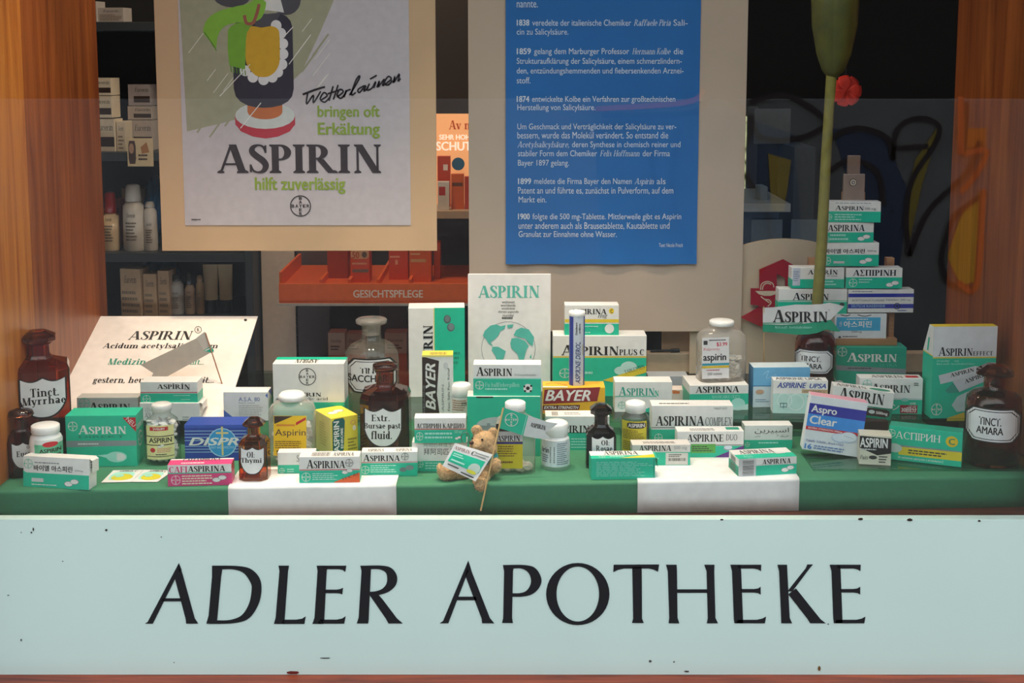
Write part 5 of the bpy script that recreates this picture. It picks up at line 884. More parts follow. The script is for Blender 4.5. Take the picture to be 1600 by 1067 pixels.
# sachets lying flat
def sachet(xs, lab, k_):
    b0 = [Uz(*p, .0025) for p in xs]; mb = MB(); n = 8; cs = [tuple(p) for p in b0]
    def mp(u, v, e):
        a = b0[0].lerp(b0[1], u); b_ = b0[3].lerp(b0[2], u); p = a.lerp(b_, v); return (p.x, p.y, .0018+.0024*math.sin(math.pi*u)*math.sin(math.pi*v)+e*1.5+.003*(v < .001)*0)
    mb.grid([[mp(i/n, j/n, 0) for i in range(n+1)] for j in range(n+1)], 'W', True)
    for j in range(1): pass
    sub = []
    def dense(x0, y0, x1, y1, c, top, bot, e):
        mb.grid([[mp(x0+(x1-x0)*i/16, y0+(y1-y0)*(top(i/16)+(bot(i/16)-top(i/16))*j/6), e) for j in range(7)] for i in range(17)], col(c), True)
    dense(.12, .25, .88, .85, 'M', *shape_fn('octa'), .0001); dense(.2, .45, .92, .9, 'd8cc28', *shape_fn('round'), .0002); dense(.3, .5, .6, .7, '9adccb', *shape_fn('round'), .0003)
    for q in text_polys('ASPIRIN C', 'S'): mb.face([mp(.25+.6*u, .06+.18*v, .0003) for u, v in q], col('k'))
    mb.grid([[(p[0], p[1], .0012) for p in (mp(i/n, 0, 0), mp(i/n, 1, 0))] for i in range(n+1)], 'W', False)
    o = mb.build('sachet'); tag(o, lab, 'sachet', 'sachets lying on the green cover')
sachet([(177, 734), (224, 733), (205, 752), (158, 753)], 'white sachet with yellow lime print lying next to the hangul carton', 0)
sachet([(224.6, 733), (271, 734), (246, 752), (205.6, 752)], 'white sachet with yellow lime print lying next to the pink carton', 1)

# ================================================================== PAPER FLAGS
def flag(name, lab, Y, polys, stick, wave=None, stickr=.0011, stickcol='c9a26a', texts=(), parts=None):
    """polys: [(points, colour)], all on one bent sheet at depth Y"""
    s0, s1 = stick; a, b_ = (Uz(*s0[:2], s0[2]) if s0[3] == 'z' else U(s0[0], s0[1], s0[2])), U(s1[0], s1[1], s1[2]); root = empty(name, a)
    wv = wave or (lambda x, y: 0)
    sb_ = MB(); sb_.tube([Vector((0, 0, 0)), b_-a], stickr, col(stickcol, .6)); sb_.build('stick', root)
    fb = MB(); m = lambda u, v, e: (U(u*1600, v*1067, Y(u*1600)+wv(u*1600, v*1067)-e)-a)[:]
    xs = [p[0] for q, _ in polys for p in q]
    for i, (q, c) in enumerate(polys):   # cut each outline into narrow upright strips so that the sheet can bend
        bm = bmesh.new(); vs = [bm.verts.new((x, y, 0)) for x, y in q]; bm.faces.new(vs)
        x = min(p[0] for p in q)+5
        while x < max(p[0] for p in q)-1:
            bmesh.ops.bisect_plane(bm, geom=bm.verts[:]+bm.edges[:]+bm.faces[:], plane_co=(x, 0, 0), plane_no=(1, 0, 0)); x += 5
        for f in bm.faces: fb.face([m(v.co.x/1600, v.co.y/1067, i*.0001) for v in f.verts], col(c, .5), False)
        bm.free()
    printing(fb, lambda u, v, e: m(u, v, .0007+e), (0, 0, 1600, 1067), list(texts))
    fo = fb.build('paper_pennant', root); 
    tag(root, lab, 'flag', 'paper flags of the window display'); return root
z7 = lambda p: (cx(7, p[0]), cy(7, p[1]))
z9 = lambda p: (cx(9, p[0]), cy(9, p[1]))
z4 = lambda p: (cx(4, p[0]), cy(4, p[1]))
top_ = [(78, 785), (140, 782), (200, 775), (260, 767), (330, 768), (400, 765), (450, 757), (490, 765), (530, 778)]
mid_ = [(530, 778), (505, 800), (470, 835), (455, 845)]
bigw = [z7(p) for p in top_+[(470, 835), (455, 848), (300, 868), (180, 876), (78, 873)]]
bigt = [z7(p) for p in [(78, 876), (180, 880), (300, 874), (455, 852), (480, 880), (508, 918), (470, 915), (430, 905), (380, 925), (330, 933), (270, 935), (180, 926), (78, 918)]]
flag('paper_flag', 'large white and teal paper flag on a stick in front of the tower', lambda x: .375, [([z7(p) for p in top_+[(470, 835), (455, 852), (500, 905), (430, 905), (380, 925), (330, 933), (270, 935), (180, 926), (78, 918)]], 'd4d4d4'), (bigt, '14916f')],
     ((1193.5, 573, .385, 'y'), (1193.5, 479, .376)), lambda x, y: .006*math.sin((x-1190)/22), .0011, 'c9a26a',
     [('r', *z7((78, 868)), *z7((300, 873)), '14916f'), ('t', *z7((134, 797)), *z7((436, 866)), 'ASPIRIN', 'K', 'A'), ('t', *z7((145, 886)), *z7((350, 904)), 'Wirkstoff: Acetylsalicylsäure', 'M', 's'), ('o', *z7((446, 798)), 1.4, .3, 'k')])
FY = Uz(331, 640, GZ).y
flag('paper_flag', 'paper flag showing its grey back in front of the tilted card', lambda x: FY+.035, [([z9(p) for p in ((1090, 240), (1150, 205), (1222, 352), (1190, 358), (830, 556), (725, 556), (747, 515), (648, 450))], 'b9b0a4'), ([z9(p) for p in ((1085, 238), (1150, 190), (1195, 300), (1140, 336))], 'c6c0b6'), ([z9(p) for p in ((1140, 338), (1200, 302), (1222, 340), (1205, 356))], 'T')],
     ((351, 612, FY+.035, 'y'), (321, 520, FY+.034)), None, .0012, 'a8785a', [('p', [z9(p) for p in ((1150, 337), (1200, 312), (1204, 320), (1160, 340))], 'W')])
# pennant on the bear's stick
PY = Uz(757, 752, 0).y-.002
flag('paper_flag', 'small teal and white pennant on the long stick held by the bear', lambda x: PY+.016+(x-785)*.0003, [([z4(p) for p in ((455, 620), (566, 655), (600, 666), (640, 680), (690, 688), (634, 728), (664, 758), (600, 752), (545, 742), (500, 726), (436, 708))], 'd8d8d8'), ([z4(p) for p in ((455, 620), (562, 654), (540, 740), (500, 726), (436, 708))], 'T')],
     ((751, 798, FRX(-.05)-.012, 'y'), (786.5, 637, PY+.013)), lambda x, y: .004*math.sin((x-785)/14), .0014, 'd2ad74',
     [('b', *z4((490, 672)), 10.5, 'W'), ('ta', z4((568, 700)), z4((634, 716)), 6.5, 'ASPIRIN', 'K', 'S'), ('l', [z4((556, 652)), z4((534, 738))], .8, 'M', 1)])

# ================================================================== TEDDY BEAR
def bear():
    by = Uz(748, 752, 0).y; base = Uz(748, 748, 0); root = empty('teddy_bear', (base.x, by+.03, 0)); L0 = root.location
    k = sc((base.x, by, 0))
    FUR = col('c8a478', .95, 0, .22, 260, .9)
    def P(px, py, dy=0): return U(px, py, by+.012+dy)-L0
    bm = bmesh.new()
    def ell(c, r, rx=0, ry=0, rz=0):
        M_ = Matrix.Translation(c) @ Matrix.Rotation(rz, 4, 'Z') @ Matrix.Rotation(ry, 4, 'Y') @ Matrix.Rotation(rx, 4, 'X') @ Matrix.Diagonal((*[q*k for q in r], 1))
        bmesh.ops.create_uvsphere(bm, u_segments=20, v_segments=14, radius=1, matrix=M_)
    ell(P(756, 690, .014), (19, 18, 17)); ell(P(744, 696, -.002), (10.5, 11, 9.5)); ell(P(764, 700, .01), (13, 13, 12)); ell(P(745, 672, .016), (8.5, 4.5, 8.5)); ell(P(770, 677, .018), (8, 4.5, 9.5), 0, .25)
    ell(P(752, 728, .018), (21, 18, 23)); ell(P(768, 715, .012), (10, 10, 9)); ell(P(774, 727, .0), (9.5, 9.5, 12)); ell(P(728, 712, .012), (10, 10, 10))
    ell(P(716, 738, .006), (20, 14, 13), 0, .25, .25); ell(P(699, 738, -.004), (15, 13, 13)); ell(P(686.5, 733, -.004), (3.6, 9, 9))
    ell(P(753, 744, -.002), (13, 15, 13)); ell(P(750, 757, -.016), (13, 12, 12.5)); ell(P(760, 733, .01), (14, 14, 14))
    me = bpy.data.meshes.new('bear_body'); bm.to_mesh(me); bm.free(); me.materials.append(FUR); o = bpy.data.objects.new('bear_body', me); COLL.objects.link(o); o.parent = root
    r = o.modifiers.new('one skin', 'REMESH'); r.mode = 'VOXEL'; r.voxel_size = .0011; r.use_smooth_shade = True
    s_ = o.modifiers.new('soften', 'SMOOTH'); s_.iterations = 6; s_.factor = .5
    tx = bpy.data.textures.new('plush', 'CLOUDS'); tx.noise_scale = .0035; d = o.modifiers.new('plush', 'DISPLACE'); d.texture = tx; d.strength = .0022; d.mid_level = .5; d.texture_coords = 'LOCAL'
    dg = bpy.context.evaluated_depsgraph_get(); ev = bpy.data.meshes.new_from_object(o.evaluated_get(dg)); o.modifiers.clear(); o.data = ev
    # short plush pile grown from the skin
    fm = MB(); rg = random.Random(2); FURL = col('dcc096', .95, 0, .2, 300); ev.update()
    ps = [p for p in ev.polygons]
    for _ in range(11000):
        p = rg.choice(ps); n = p.normal; c = Vector(p.center); t = Vector((rg.uniform(-1, 1), rg.uniform(-1, 1), rg.uniform(-1, 1))); q = (n+.7*t).normalized()
        s1 = n.cross(t).normalized()*.00026; L_ = rg.uniform(.0014, .0032); fm.face([c-s1, c+s1, c+q*L_+Vector((0, 0, -.0002))], FURL)
    f = fm.build('plush_pile', o)
    def bead(n, c, r, m):
        b2 = bmesh.new(); bmesh.ops.create_uvsphere(b2, u_segments=12, v_segments=8, radius=1, matrix=Matrix.Translation(c) @ Matrix.Diagonal((*[q*k for q in r], 1))); me2 = bpy.data.meshes.new(n); b2.to_mesh(me2); b2.free(); me2.materials.append(col(m, .2))
        for p in me2.polygons: p.use_smooth = True
        q = bpy.data.objects.new(n, me2); COLL.objects.link(q); q.parent = root
    bead('nose', P(736.5, 691.5, -.010), (4, 3, 3.2), '4a2c22'); bead('eye', P(753.5, 687, -.0045), (2, 1.6, 2), 'K'); bead('eye', P(738, 685, -.002), (1.6, 1.6, 1.8), 'K')
    mb = MB(); mb.tube([P(738, 695, -.0105), P(741, 701, -.0105), P(748, 703, -.0075)], .0005, 'K'); mb.build('mouth', root)
    b2 = bmesh.new()
    for c, r in ((P(753, 724, .018), (22, 19, 17)), (P(768, 714, .012), (11, 11, 10))): bmesh.ops.create_uvsphere(b2, u_segments=24, v_segments=16, radius=1, matrix=Matrix.Translation(c) @ Matrix.Diagonal((*[q*k for q in r], 1)))
    me3 = bpy.data.meshes.new('shirt'); b2.to_mesh(me3); b2.free(); me3.materials.append(col('2a8a8a', .9))
    for p in me3.polygons: p.use_smooth = True
    q = bpy.data.objects.new('shirt', me3); COLL.objects.link(q); q.parent = root
    rm = q.modifiers.new('one skin', 'REMESH'); rm.mode = 'VOXEL'; rm.voxel_size = .0012; rm.use_smooth_shade = True
    tag(root, 'small brown plush bear in teal shirt sitting on the board edge holding a sachet', 'teddy bear')
    # keyring beside its head
    mb = MB(); c = P(727, 684, .012)+L0; mb.tube([c+Vector((8*k*math.cos(a)*.8, 0, 9*k*math.sin(a))) for a in [2*math.pi*i/20 for i in range(21)]], .0006, col('8a8a88', .3, 1), 8); tag(mb.build('key_ring'), 'thin metal ring beside the plush bear head', 'ring')
    # sachet in its paws
    Ys = by-.010; q4 = [U(711, 692, Ys+.005), U(770, 710, Ys+.003), U(743, 752, Ys-.014), U(691, 728, Ys-.006)]
    def mp(u, v, e):
        p = q4[0].lerp(q4[1], u).lerp(q4[3].lerp(q4[2], u), v); n = (q4[1]-q4[0]).cross(q4[3]-q4[0]).normalized(); n = n if n.y < 0 else -n
        return tuple(p+n*(.0025*math.sin(math.pi*min(1, max(0, u)))*math.sin(math.pi*min(1, max(0, v)))+e*1.6))
    mb = MB(); n = 10
    def den(x0, y0, x1, y1, c, top, bot, e): mb.grid([[mp(x0+(x1-x0)*i/14, y0+(y1-y0)*(top(i/14)+(bot(i/14)-top(i/14))*j/8), e) for j in range(9)] for i in range(15)], col(c, .3), True)
    R0 = shape_fn('rect'); den(0, 0, 1, 1, 'dedede', *R0, 0); den(.06, .30, .94, .74, 'T', *R0, .0003); den(.62, .46, .94, .86, 'bcd0c8', *shape_fn('round'), .0005); den(.62, .72, .90, .84, 'd2d040', *shape_fn('round'), .0007)
    for tx_, a, b_, c, d, m in (('ASPIRIN', .04, .10, .46, .22, '8a6a70'), ('+C', .5, .08, .62, .24, 'k')):
        for q in text_polys(tx_, 'S'): mb.face([mp(a+(c-a)*u, b_+(d-b_)*v, .0008) for u, v in q], col(m))
    for a, b_, c, d, m in ((.10, .36, .34, .40, 'M'), (.10, .44, .40, .48, 'M'), (.12, .60, .5, .66, 'M'), (.1, .82, .42, .86, 'k'), (.52, .90, .9, .94, 'k'), (.6, .10, .95, .14, 'S'), (.6, .18, .9, .22, 'S')): den(a, b_, c, d, m, *R0, .0009)
    den(0, 0, 1, 1, 'dedede', *R0, -.0006)
    o = mb.build('sachet'); tag(o, 'white and teal sachet held against the belly of the plush bear', 'sachet')
bear()

# ================================================================== FLOWER STALK
def flower():
    Yf = .405; b0 = U(1277, 505, Yf); root = empty('flower_stalk', b0); W_ = lambda x, y, dy=0: U(x, y, Yf+dy)-b0
    k = sc(b0); STEM = col('7a7430', .6, 0, .18, 40, .2); BUD = col('4e5018', .5, 0, .22, 30, .3)
    mb = MB(); mb.tube([W_(1274.5, 560), W_(1277, 480), W_(1284, 380), W_(1290, 260), (W_(1296, 160)), W_(1300, 108)], [9.2*k, 9.0*k, 8.6*k, 8*k, 7.6*k, 8.5*k], STEM, 14); mb.build('stem', root)
    ax = [W_(1301, 122), W_(1302, 110), W_(1303, 85), W_(1304, 40), W_(1305, -10), W_(1306, -60)]
    for j in range(6):
        lb = MB(); rows = []; a0 = j*math.pi/3-.3
        for c, r in zip(ax, (7, 17, 26, 34, 36, 22)): rows.append([c+Vector((r*k*math.cos(a0+t*.36)*(1-.10*abs(t)/3), r*k*math.sin(a0+t*.36)*(1-.10*abs(t)/3), -.004*(t*t)/9*k)) for t in (-3.2, -2, -1, 0, 1, 2, 3.2)])
        for r in rows:
            pass
        rows = [[p+Vector((0, 0, 0)) for p in r] for r in rows]; lb.grid(rows, BUD, True); q = lb.build('sepal', root); md = q.modifiers.new('thickness', 'SOLIDIFY'); md.thickness = .0015
    tag(root, 'thick green flower stalk with large closed green bud above the carton tower', 'flower')
flower()
# ================================================================== THE SHOP BEHIND
DKS = col('2c3236', .5)
def shelf_level(name, lab, x0, x1, ytop, Y, depth, m, drop=8):
    a, b_ = U(x0, ytop, Y), U(x1, ytop, Y); mb = MB(); mb.box(a.x, Y, a.z-.02, b_.x, Y+depth, a.z, m, .002); return mb.build(name), a.z
# left shelf unit: boards + side
SY = 1.25
unit = empty('shelf_unit', (U(240, 400, SY).x, SY, -1.0)); ul = unit.location; ZS = []
xa, xb = U(40, 300, SY).x, U(386, 300, SY).x
for y in (34, 238, 396, 497, 640):
    z = U(200, y, SY).z; mb = MB(); mb.box(xa+.0105-ul.x, 0, z-.022-ul.z, xb-.0105-ul.x, .3195, z-ul.z, DKS, .002); mb.build('shelf_board', unit); ZS.append(z)
for x in (xa, xb): mb = MB(); mb.box(x-.01-ul.x, 0, 0, x+.01-ul.x, .32, 2.6, DKS); mb.build('side_panel', unit)
mb = MB(); mb.box(xa-ul.x, .32, 0, xb-ul.x, .335, 2.6, col('1d1c1c', .7)); mb.build('back_panel', unit); tag(unit, 'dark shelf unit with skin care goods behind the vintage poster', 'shelf')
GB = 'goods on the dark shelves behind the window'
cr, ck = 'd9cbb4', 'c7b299'
def bx(lab, x0, y0, x1, y1, lev, base=cr, dep=.05, dy=.03, yaw=-8, pr=None, name='product_box'):
    carton(lab, 0, (x0, y0, x1, y1), ZS[lev], dep, yaw, Y=SY+dy, base=base, name=name, cat='box', group=GB, pr=pr or [('t', x0+(x1-x0)*.2, y0+(y1-y0)*.15, x0+(x1-x0)*.8, y0+(y1-y0)*.3, 'Eucerin', 'k', 'i'), ('m', x0+2, y0+(y1-y0)*.45, x1-2, y1-2, 4, '8a7a68')])
dkp = lambda x0, y0, x1, y1: [('r', x0+(x1-x0)*.25, y0+(y1-y0)*.55, x1-1, y0+(y1-y0)*.85, 'x'), ('t', x0+(x1-x0)*.3, y0+(y1-y0)*.15, x1-3, y0+(y1-y0)*.35, 'Eucerin', 'k', 'i')]
bx('pale box on the uppermost dark shelf at the wood panel', 128, 2, 152, 34, 0, 'b8b2b0'); bx('wider pale box on the uppermost dark shelf', 153, 12, 194, 34, 0, 'b8b2b0')
bx('cream box with dark window, lower of two beside the wood panel', 139, 186, 181, 235, 1, pr=dkp(139, 186, 181, 235)); TOP['lb'] = ZS[1]+.0
def stack(lab, x0, y0, x1, y1, base=cr, dep=.05, dy=.03, pr=None, yaw=-8):
    carton(lab, 0, (x0, y0, x1, y1), 0, dep, yaw, Y=SY+dy, zpx=True, base=base, name='product_box', cat='box', group=GB, pr=pr or dkp(x0, y0, x1, y1))
stack('cream box lying in the middle of the stack beside the wood panel', 137, 150, 176, 184, dy=.031); stack('cream box topping the stack beside the wood panel', 135, 122, 175, 149, dy=.031)
bx('narrow cream box behind the small portrait card', 183, 190, 197, 235, 1, yaw=-4); bx('cream box at the bottom of the greyish stack on the second dark shelf', 199, 188, 240, 238, 1, 'b9aea6', dy=.08, pr=dkp(199, 188, 240, 238))
stack('cream box in the middle of the greyish stack', 199, 166, 238, 187, 'b9aea6', dy=.081); stack('greyish box topping the stack next to the vintage poster board', 200, 132, 236, 165, 'a8a0a2', dy=.081)
E = [('q', 'octa', 200, 220, 212, 256, '4a3a34'), ('e', 205, 232, 4, 8, 'b08a70'), ('m', 216, 240, 236, 252, 2, 'x'), ('p', [(220, 230), (230, 222), (234, 238), (222, 240)], 'a8744a')]
panel('picture_card', 'small cream card with portrait picture leaning on the second dark shelf', 'card', 198, 216, 240, 260, SY-.004, .002, 'd2bd98', E)
def vessel(lab, x0, x1, y0, y1, lev, m, capc, caph, name='product_bottle', dy=.06, waist=1.0, kind='round', tubeup=False):
    X = (x0+x1)/2; z0 = ZS[lev]; p = U(X, y1, SY+dy); k = sc(p); H_ = U(X, y0, p.y).z-z0; r = (x1-x0)/2*k; ch_ = caph*k; root = empty(name, (p.x, p.y, z0))
    mb = MB()
    if tubeup:  # tube standing on its cap
        rows = [[(r*math.cos(t)*(1+.15*s_), r*.8*math.sin(t)*(1-.93*s_), ch_+(H_-ch_)*s_) for t in [2*math.pi*i/20 for i in range(20)]] for s_ in (0, .25, .5, .75, .95, 1)]
        mb.grid(rows, m, True, True); mb.cap(rows[-1], m); mb.cap(rows[0][::-1], m)
        mb2 = MB(); lathe(mb2, [(0, r*.8), (ch_*.2, r*.85), (ch_, r*.8)], 'round', capc)
    else:
        lathe(mb, [(0, r*.92), (.006, r), (H_*.35, r*waist), (H_*.6, r*.97), (H_-ch_-.012, r*.95), (H_-ch_-.002, r*.62), (H_-ch_, r*.55)], kind, m)
        mb2 = MB(); lathe(mb2, [(H_-ch_-.001, r*.6), (H_-ch_, r*.72), (H_-.004, r*.62), (H_, r*.45)], 'round', capc)
    def mp(u, v, e): a = (u-.5)*1.5; R_ = r*(1.0 if not tubeup else 1.08)+.0006+e; return (R_*math.sin(a), -R_*math.cos(a)*(.8 if tubeup else 1), H_*(1-v))
    if not tubeup: printing(mb, mp, (0, 0, 1, 1), [('t', .25, .42, .75, .48, 'Eucerin', 'k', 'i'), ('m', .15, .55, .85, .85, 6, '7a6a5c')], True)
    mb.build('tube_body' if tubeup else 'bottle_body', root); mb2.build('cap', root); tag(root, lab, 'tube' if tubeup else 'bottle', GB)
vessel('cream bottle with red cap on the third dark shelf', 162, 188, 300, 394, 2, col('e0c8a4', .3), col('a01818', .3), 32)
vessel('white spray bottle with pale cap on the third dark shelf', 194, 228, 288, 388, 2, col('d5cfc4', .35), col('cfc8bc', .4), 26)
vessel('narrow white bottle next to the spray bottle on the third dark shelf', 226, 247, 315, 386, 2, col('cfc9c0', .35), col('cfc8bc', .4), 8)
bx('tan box behind the spray bottle on the third dark shelf', 193, 295, 222, 394, 2, 'c4a87c', dy=.16); bx('thin cream box at the wood panel on the third dark shelf', 146, 330, 160, 396, 2, 'b8a070', yaw=0)
bx('pinkish box behind the red capped bottle', 176, 310, 192, 394, 2, '9a5a58', dy=.14)
bx('tall tan box with slanted top line on the fourth dark shelf', 189, 420, 222, 497, 3, 'c9a987', yaw=-12); bx('narrow tan box first of a pair on the fourth dark shelf', 225, 428, 246, 497, 3, 'c4a482'); bx('narrow tan box second of a pair on the fourth dark shelf', 248, 423, 266, 497, 3, 'bf9f7e')
vessel('pale bottle with black cap on the fourth dark shelf', 266, 289, 428, 497, 3, col('c9c4bc', .4), col('K', .3), 10)
vessel('tan bottle with broad black cap on the fourth dark shelf', 290, 306, 426, 497, 3, col('c4a482', .4), col('K', .3), 18); vessel('slim tan bottle without cap colour beside the upright tubes', 307, 320, 430, 497, 3, col('a8885e', .4), col('8a6a48', .4), 8)
vessel('cream tube standing on black cap, nearer the bottles', 320, 341, 413, 488, 3, col('d2bc98', .4), col('K', .3), 20, 'cream_tube', tubeup=True, dy=.08); vessel('cream tube standing on black cap, nearer the grey pillar', 344, 364, 413, 488, 3, col('ccb692', .4), col('K', .3), 20, 'cream_tube', tubeup=True, dy=.08)
# blue plastic bags
def bag(lab, cxp, cyp, rx, ry, Y, seed, lev):
    p = U(cxp, cyp, Y); k = sc(p); bm = bmesh.new(); bmesh.ops.create_icosphere(bm, subdivisions=4, radius=1); rg = random.Random(seed); ph = [rg.uniform(0, 6) for _ in range(6)]
    for v in bm.verts:
        n = v.co.copy(); d = 1+.16*math.sin(7*n.x+ph[0])*math.sin(6*n.z+ph[1])+.09*math.sin(15*n.x+4*n.z+ph[2])*math.sin(13*n.y+ph[3]); v.co = Vector((n.x*rx*k*d, n.y*.05*d, n.z*ry*k*d))
    for f in bm.faces: f.smooth = True
    me = bpy.data.meshes.new('plastic_bag'); bm.to_mesh(me); bm.free(); me.materials.append(col('1f6fa8', .3)); o = bpy.data.objects.new('plastic_bag', me); COLL.objects.link(o); o.location = (p.x, Y, ZS[lev]+ry*k*1.05); tag(o, lab, 'bag', 'blue bags on the dark shelves')
bag('crumpled blue bag beside the spray bottle on the third dark shelf', 246, 345, 16, 50, SY+.2, 4, 2)
bag('crumpled blue bag above the tan boxes on the fourth dark shelf', 256, 465, 26, 40, SY+.2, 9, 3)

# centre: orange sun care stand
OY = 1.0; ORM = col('e8682a', .4); ORD = col('d0561e', .45)
os_ = empty('display_rack', (U(585, 470, OY).x, OY, -1.0)); ol = os_.location
def op(n, x0, y0, x1, y1, ya, yb, m, pr=None):
    a, b_ = U(x0, y1, ya), U(x1, y0, ya); mb = MB(); mb.box(a.x-ol.x, ya-ol.y, a.z-ol.z, b_.x-ol.x, yb-ol.y, b_.z-ol.z, m, .001)
    if pr: printing(mb, lambda u, v, e: (a.x-ol.x+(b_.x-a.x)*u, ya-ol.y-.0003-e, b_.z-ol.z-(b_.z-a.z)*v), (x0, y0, x1, y1), pr)
    return mb.build(n, os_)
op('header_strip', 436, 443, 740, 474, OY, OY+.006, ORM, [('t', 552, 453, 661, 465, 'GESICHTSPFLEGE', 'efd9c6', 'b')])
op('strip_edge', 434, 474.3, 740, 478, OY-.004, OY+.0055, col('b0a79c', .4))
tz = U(600, 446, OY).z
mb = MB(); mb.box(U(437, 446, OY).x-ol.x, .0065, tz-.02-ol.z, U(760, 446, OY).x-ol.x, .32, tz-.004-ol.z, ORD); mb.build('shelf_board', os_)
for i, x in enumerate((437, 500, 545, 590, 640)):
    p = U(x, 446, OY).x-ol.x; mb = MB(); mb.box(p-.003, .012, tz-.0039-ol.z, p+.003, .3, tz+(.012 if i else .03)-ol.z, ORM); mb.build('divider', os_)
op('pillar', 414, 392, 464, 660, OY+.33, OY+.345, col('cbb9a4', .6)); op('dark_pillar', 465, 392, 513, 660, OY+.33, OY+.345, col('544c4c', .6))
mb = MB(); mb.box(U(413, 300, OY).x-ol.x, .35, 0, U(760, 300, OY).x-ol.x, .365, 2.5, col('221a18', .7)); mb.build('back_panel', os_)
op('lower_strip', 560, 616, 668, 646, OY, OY+.006, ORM, [('t', 636, 625, 662, 637, 'RP', 'efd9c6', 'b')]); lz = U(600, 612, OY).z
mb = MB(); mb.box(U(465, 446, OY).x-ol.x, .0065, lz-.02-ol.z, U(740, 446, OY).x-ol.x, .32, lz-ol.z, ORD); mb.build('shelf_board', os_)
tag(os_, 'orange display rack with white capitals on its front strip behind the posters', 'rack')
GO = 'sun care boxes on the orange rack'
def ob(lab, x0, y0, x1, base, dy, pr=None, z=tz-.004, dep=.05, yb=446, side=None):
    carton(lab, 0, (x0, y0, x1, yb), z, dep, 0, Y=OY+dy, base=base, name='product_box', cat='box', group=GO, pr=pr or (), sides=side)
ob('dark orange box at the dark pillar on the orange rack', 512, 360, 544, 'a83c14', .12); ob('orange box with pale panel and number fifty on the orange rack', 548, 352, 578, 'd6501c', .06, [('q', 'octa', 549, 392, 577, 407, 'e0b48c'), ('t', 551, 395, 562, 406, '50', 'c8501c', 'b'), ('e', 570, 400, 4, 5, '6a5a50'), ('r', 551, 424, 576, 429, '7a7060'), ('m', 551, 412, 576, 418, 1, 'f0b890')])
ob('orange box with dark side in the middle of the orange rack', 608, 340, 638, 'd04a18', .1, [('m', 610, 404, 632, 410, 1, 'f0b890'), ('r', 618, 412, 622, 420, 'f0b890')]); ob('bright orange box with gold line at the end of the orange rack', 640, 350, 674, 'e0621c', .07, [('r', 642, 408, 666, 413, 'd8b070'), ('m', 642, 397, 660, 403, 1, 'f0c890')]); ob('slim orange box next to the gold lined box', 678, 380, 688, 'c84a18', .11)
for i, (x0, x1, l) in enumerate(((514, 540, 'nearest the dark pillar'), (542, 572, 'behind the clear bottle neck'), (602, 636, 'between clear bottle and tall teal carton'), (642, 676, 'behind the tall teal carton'))):
    ob('white and orange box on the lower rack shelf '+l, x0, 520+2*(i % 2), x1, 'cdbfb0', .1+.02*i, [('r', x0, 560, x1, 606, 'd0622c'), ('t', x0+4, 531, x1-6, 537, 'Eucerin', 'k', 'i'), ('m', x0+4, 542, x1-6, 552, 2, 'k')], lz, .05, 606)
ob('grey folded box on the lower rack shelf behind the clear bottle', 594, 480, 636, '5a5552', .22, None, lz, .04, 606)
# lit sun care panel and goods between the boards
lp_ = MB(); a, b_ = U(668, 330, OY+.25), U(748, 178, OY+.25); m, bb, L = new_mat('backlit_panel'); bb.inputs['Emission Color'].default_value = lin('f0a466'); bb.inputs['Emission Strength'].default_value = .55; bb.inputs['Base Color'].default_value = lin('e8a878')
m2, b2_, _ = new_mat('backlit_letters'); b2_.inputs['Emission Color'].default_value = lin('f6e2cc'); b2_.inputs['Emission Strength'].default_value = .7; b2_.inputs['Base Color'].default_value = lin('f4e0d0')
lp_.box(a.x, OY+.25, a.z, b_.x, OY+.262, b_.z, m)
printing(lp_, lambda u, v, e: (a.x+(b_.x-a.x)*u, OY+.25-.0005-e*3, b_.z-(b_.z-a.z)*v), (668, 178, 748, 330), [('t', 702, 188, 742, 202, 'Avène', 'e0662c', 'S'), ('t', 687, 210, 746, 218, 'SEHR HOHER', m2, 'b'), ('t', 682, 221, 748, 235, 'SCHUTZ', m2, 'b')])
tag(lp_.build('lit_panel'), 'backlit orange panel with pale capitals between the two boards', 'panel')
zsh = U(700, 330, OY+.1).z; mb = MB(); mb.box(U(665, 340, OY+.1).x, OY+.1, zsh-.018, U(750, 340, OY+.1).x, OY+.33, zsh, col('b59a7c', .5)); tag(mb.build('wall_shelf'), 'beige shelf edge under the backlit orange panel', 'shelf')
GS = 'sun care goods under the backlit panel'
for lab, x0, y0, x1, y1, base, pr in (('red orange box with white square below the backlit panel', 684, 244, 704, 312, 'c8421c', [('r', 693, 258, 700, 268, 'efe6dc'), ('m', 686, 285, 702, 300, 2, 'efc8a8')]), ('orange box in front of the round blue sticker', 705, 272, 725, 318, 'd8601c', [('r', 707, 286, 723, 292, '6a3a20')]), ('red box cut off by the pinkish board', 726, 276, 742, 312, 'c03a18', None), ('white box with red print below the backlit panel', 684, 284, 702, 322, 'd8ccc0', [('r', 686, 292, 696, 306, 'b82a20')])):
    carton(lab, 0, (x0, y0, x1, 330), zsh, .02, 0, Y=OY+(.19 if y0 < 270 else .14 if base != 'd8ccc0' else .12), base=base, name='product_box', cat='box', group=GS, pr=pr or ())
mb = MB(); c = U(716, 256, OY+.235); k = sc(c); lathe(mb, [(0, 10*k), (.004, 10*k)], 'round', '2a6a8a'); o = mb.build('sticker', None, c, (math.pi/2, 0, 0)); tag(o, 'round blue sticker on the backlit orange panel', 'sticker')

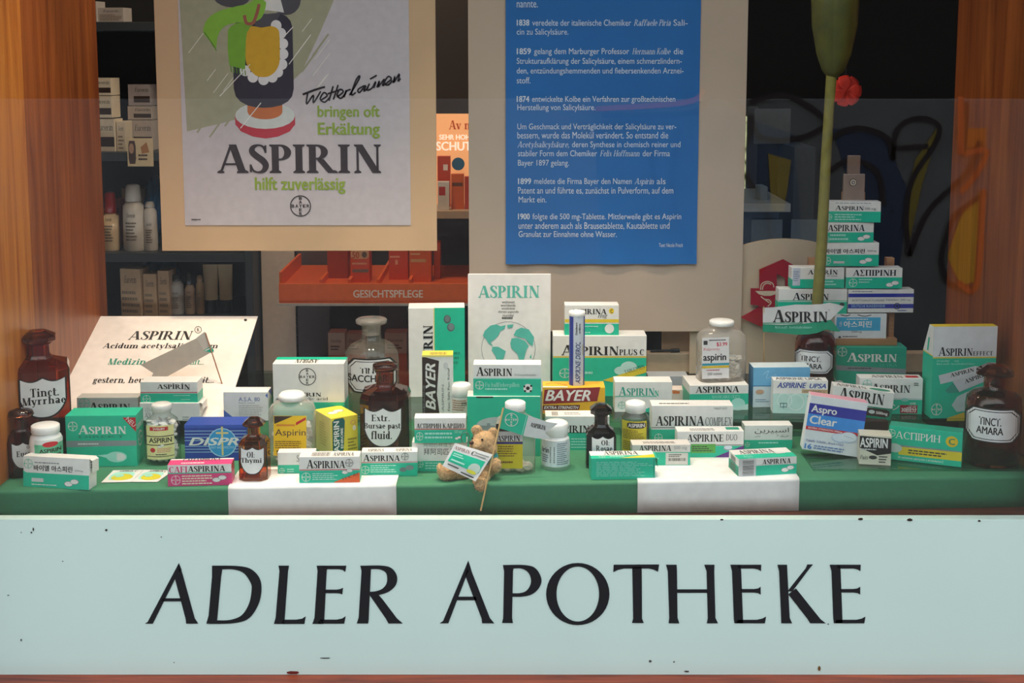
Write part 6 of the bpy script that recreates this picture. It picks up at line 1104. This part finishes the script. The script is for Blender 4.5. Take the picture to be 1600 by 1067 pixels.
# right: counter, far window, red ornament
RY = 2.4
def rb(x0, y0, x1, y1, ya, yb, m, n, lab, cat, bev=.002):
    a, b_ = U(x0, y1, ya), U(x1, y0, ya); mb = MB(); mb.box(a.x, ya, a.z, b_.x, yb, b_.z, m, bev); o = mb.build(n); tag(o, lab, cat); return o
a = U(1150, 318, RY); root = empty('counter', (U(1190, 318, RY).x, RY, -1.0)); rl = root.location
x0, x1 = U(1150, 318, RY).x-rl.x, U(1236, 318, RY).x-rl.x; mb = MB(); mb.box(x0, 0, a.z+1-.03, x1, .5, a.z+1, col('aeb8bc', .3), .003); mb.build('counter_top', root); mb = MB(); mb.box(x0+.03, .04, 0, x1-.03, .48, a.z+1-.03, col('4a5a6c', .5), .002); mb.build('counter_body', root)
for i in range(3): mb = MB(); xx = x0+.06+i*.14; mb.box(xx, .03, .12, xx+.11, .039, a.z+1-.06, col('6a7c8c', .4), .002); mb.build('door', root)
tag(root, 'grey counter far back in the dark shop', 'counter')
rb(1178, 170, 1236, 225, RY+.8, RY+.82, col('7c8488', .6), 'notice_board', 'pale grey notice board in the dark shop behind the counter', 'board'); rb(1230, 230, 1275, 640, RY+.6, RY+.9, col('4c5660', .6), 'cabinet', 'grey cabinet far back in the dark shop beside the flower stem', 'cabinet'); rb(1188, 292, 1200, 318, RY+.1, RY+.2, col('8ea4b4', .3), 'dispenser', 'small pale dispenser standing on the far counter', 'dispenser')
wm, bb, L = new_mat('far_daylight'); bb.inputs['Base Color'].default_value = lin('9aa86a'); bb.inputs['Emission Strength'].default_value = .7
tc = N(wm, 'ShaderNodeTexCoord'); nz = N(wm, 'ShaderNodeTexNoise'); nz.inputs['Scale'].default_value = 22; rp = N(wm, 'ShaderNodeValToRGB'); rp.color_ramp.elements[0].position = .42; rp.color_ramp.elements[1].position = .6; rp.color_ramp.elements[0].color = lin('1e2a14'); rp.color_ramp.elements[1].color = lin('dfe6b0')
L.new(tc.outputs['Object'], nz.inputs['Vector']); L.new(nz.outputs['Fac'], rp.inputs[0]); L.new(rp.outputs[0], bb.inputs['Emission Color'])
a, b_ = U(1146, 318, 4.17), U(1167, 182, 4.17); mb = MB(); mb.box(a.x, 4.17, a.z, b_.x, 4.19, b_.z, wm); o = mb.build('window_2'); o['kind'] = 'structure'
mb = MB(); mb.box(b_.x, 4.15, a.z-.05, b_.x+.05, 4.19, b_.z+.05, col('5a5a58', .5)); o = mb.build('trim_3'); o['kind'] = 'structure'
mb = MB(); c = U(1322, 142, .9); k = sc(c); rg = random.Random(8)
root = empty('red_ornament', c)
for j in range(7):
    a0 = j*2*math.pi/7; pt = MB(); rows = []
    for s_ in (0, .4, .75, 1):
        w_ = .75*math.sin(math.pi*(.12+.75*s_)); rows.append([Vector((24*k*s_*math.cos(a0+t*w_*1.1), -.012*s_*(1-s_)*2+.004*(j % 2), 24*k*s_*math.sin(a0+t*w_*1.1))) for t in (-1, -.5, 0, .5, 1)])
    pt.grid(rows, col('e0301a', .6), True); q = pt.build('petal', root); md = q.modifiers.new('thickness', 'SOLIDIFY'); md.thickness = .0015
st_ = MB(); st_.tube([(0, .006, 0), (0, .006, 1.69-c.z)], .001, 'k', 6); st_.build('hanging_thread', root); tag(root, 'red paper flower hanging in the dark behind the flower stalk', 'ornament')
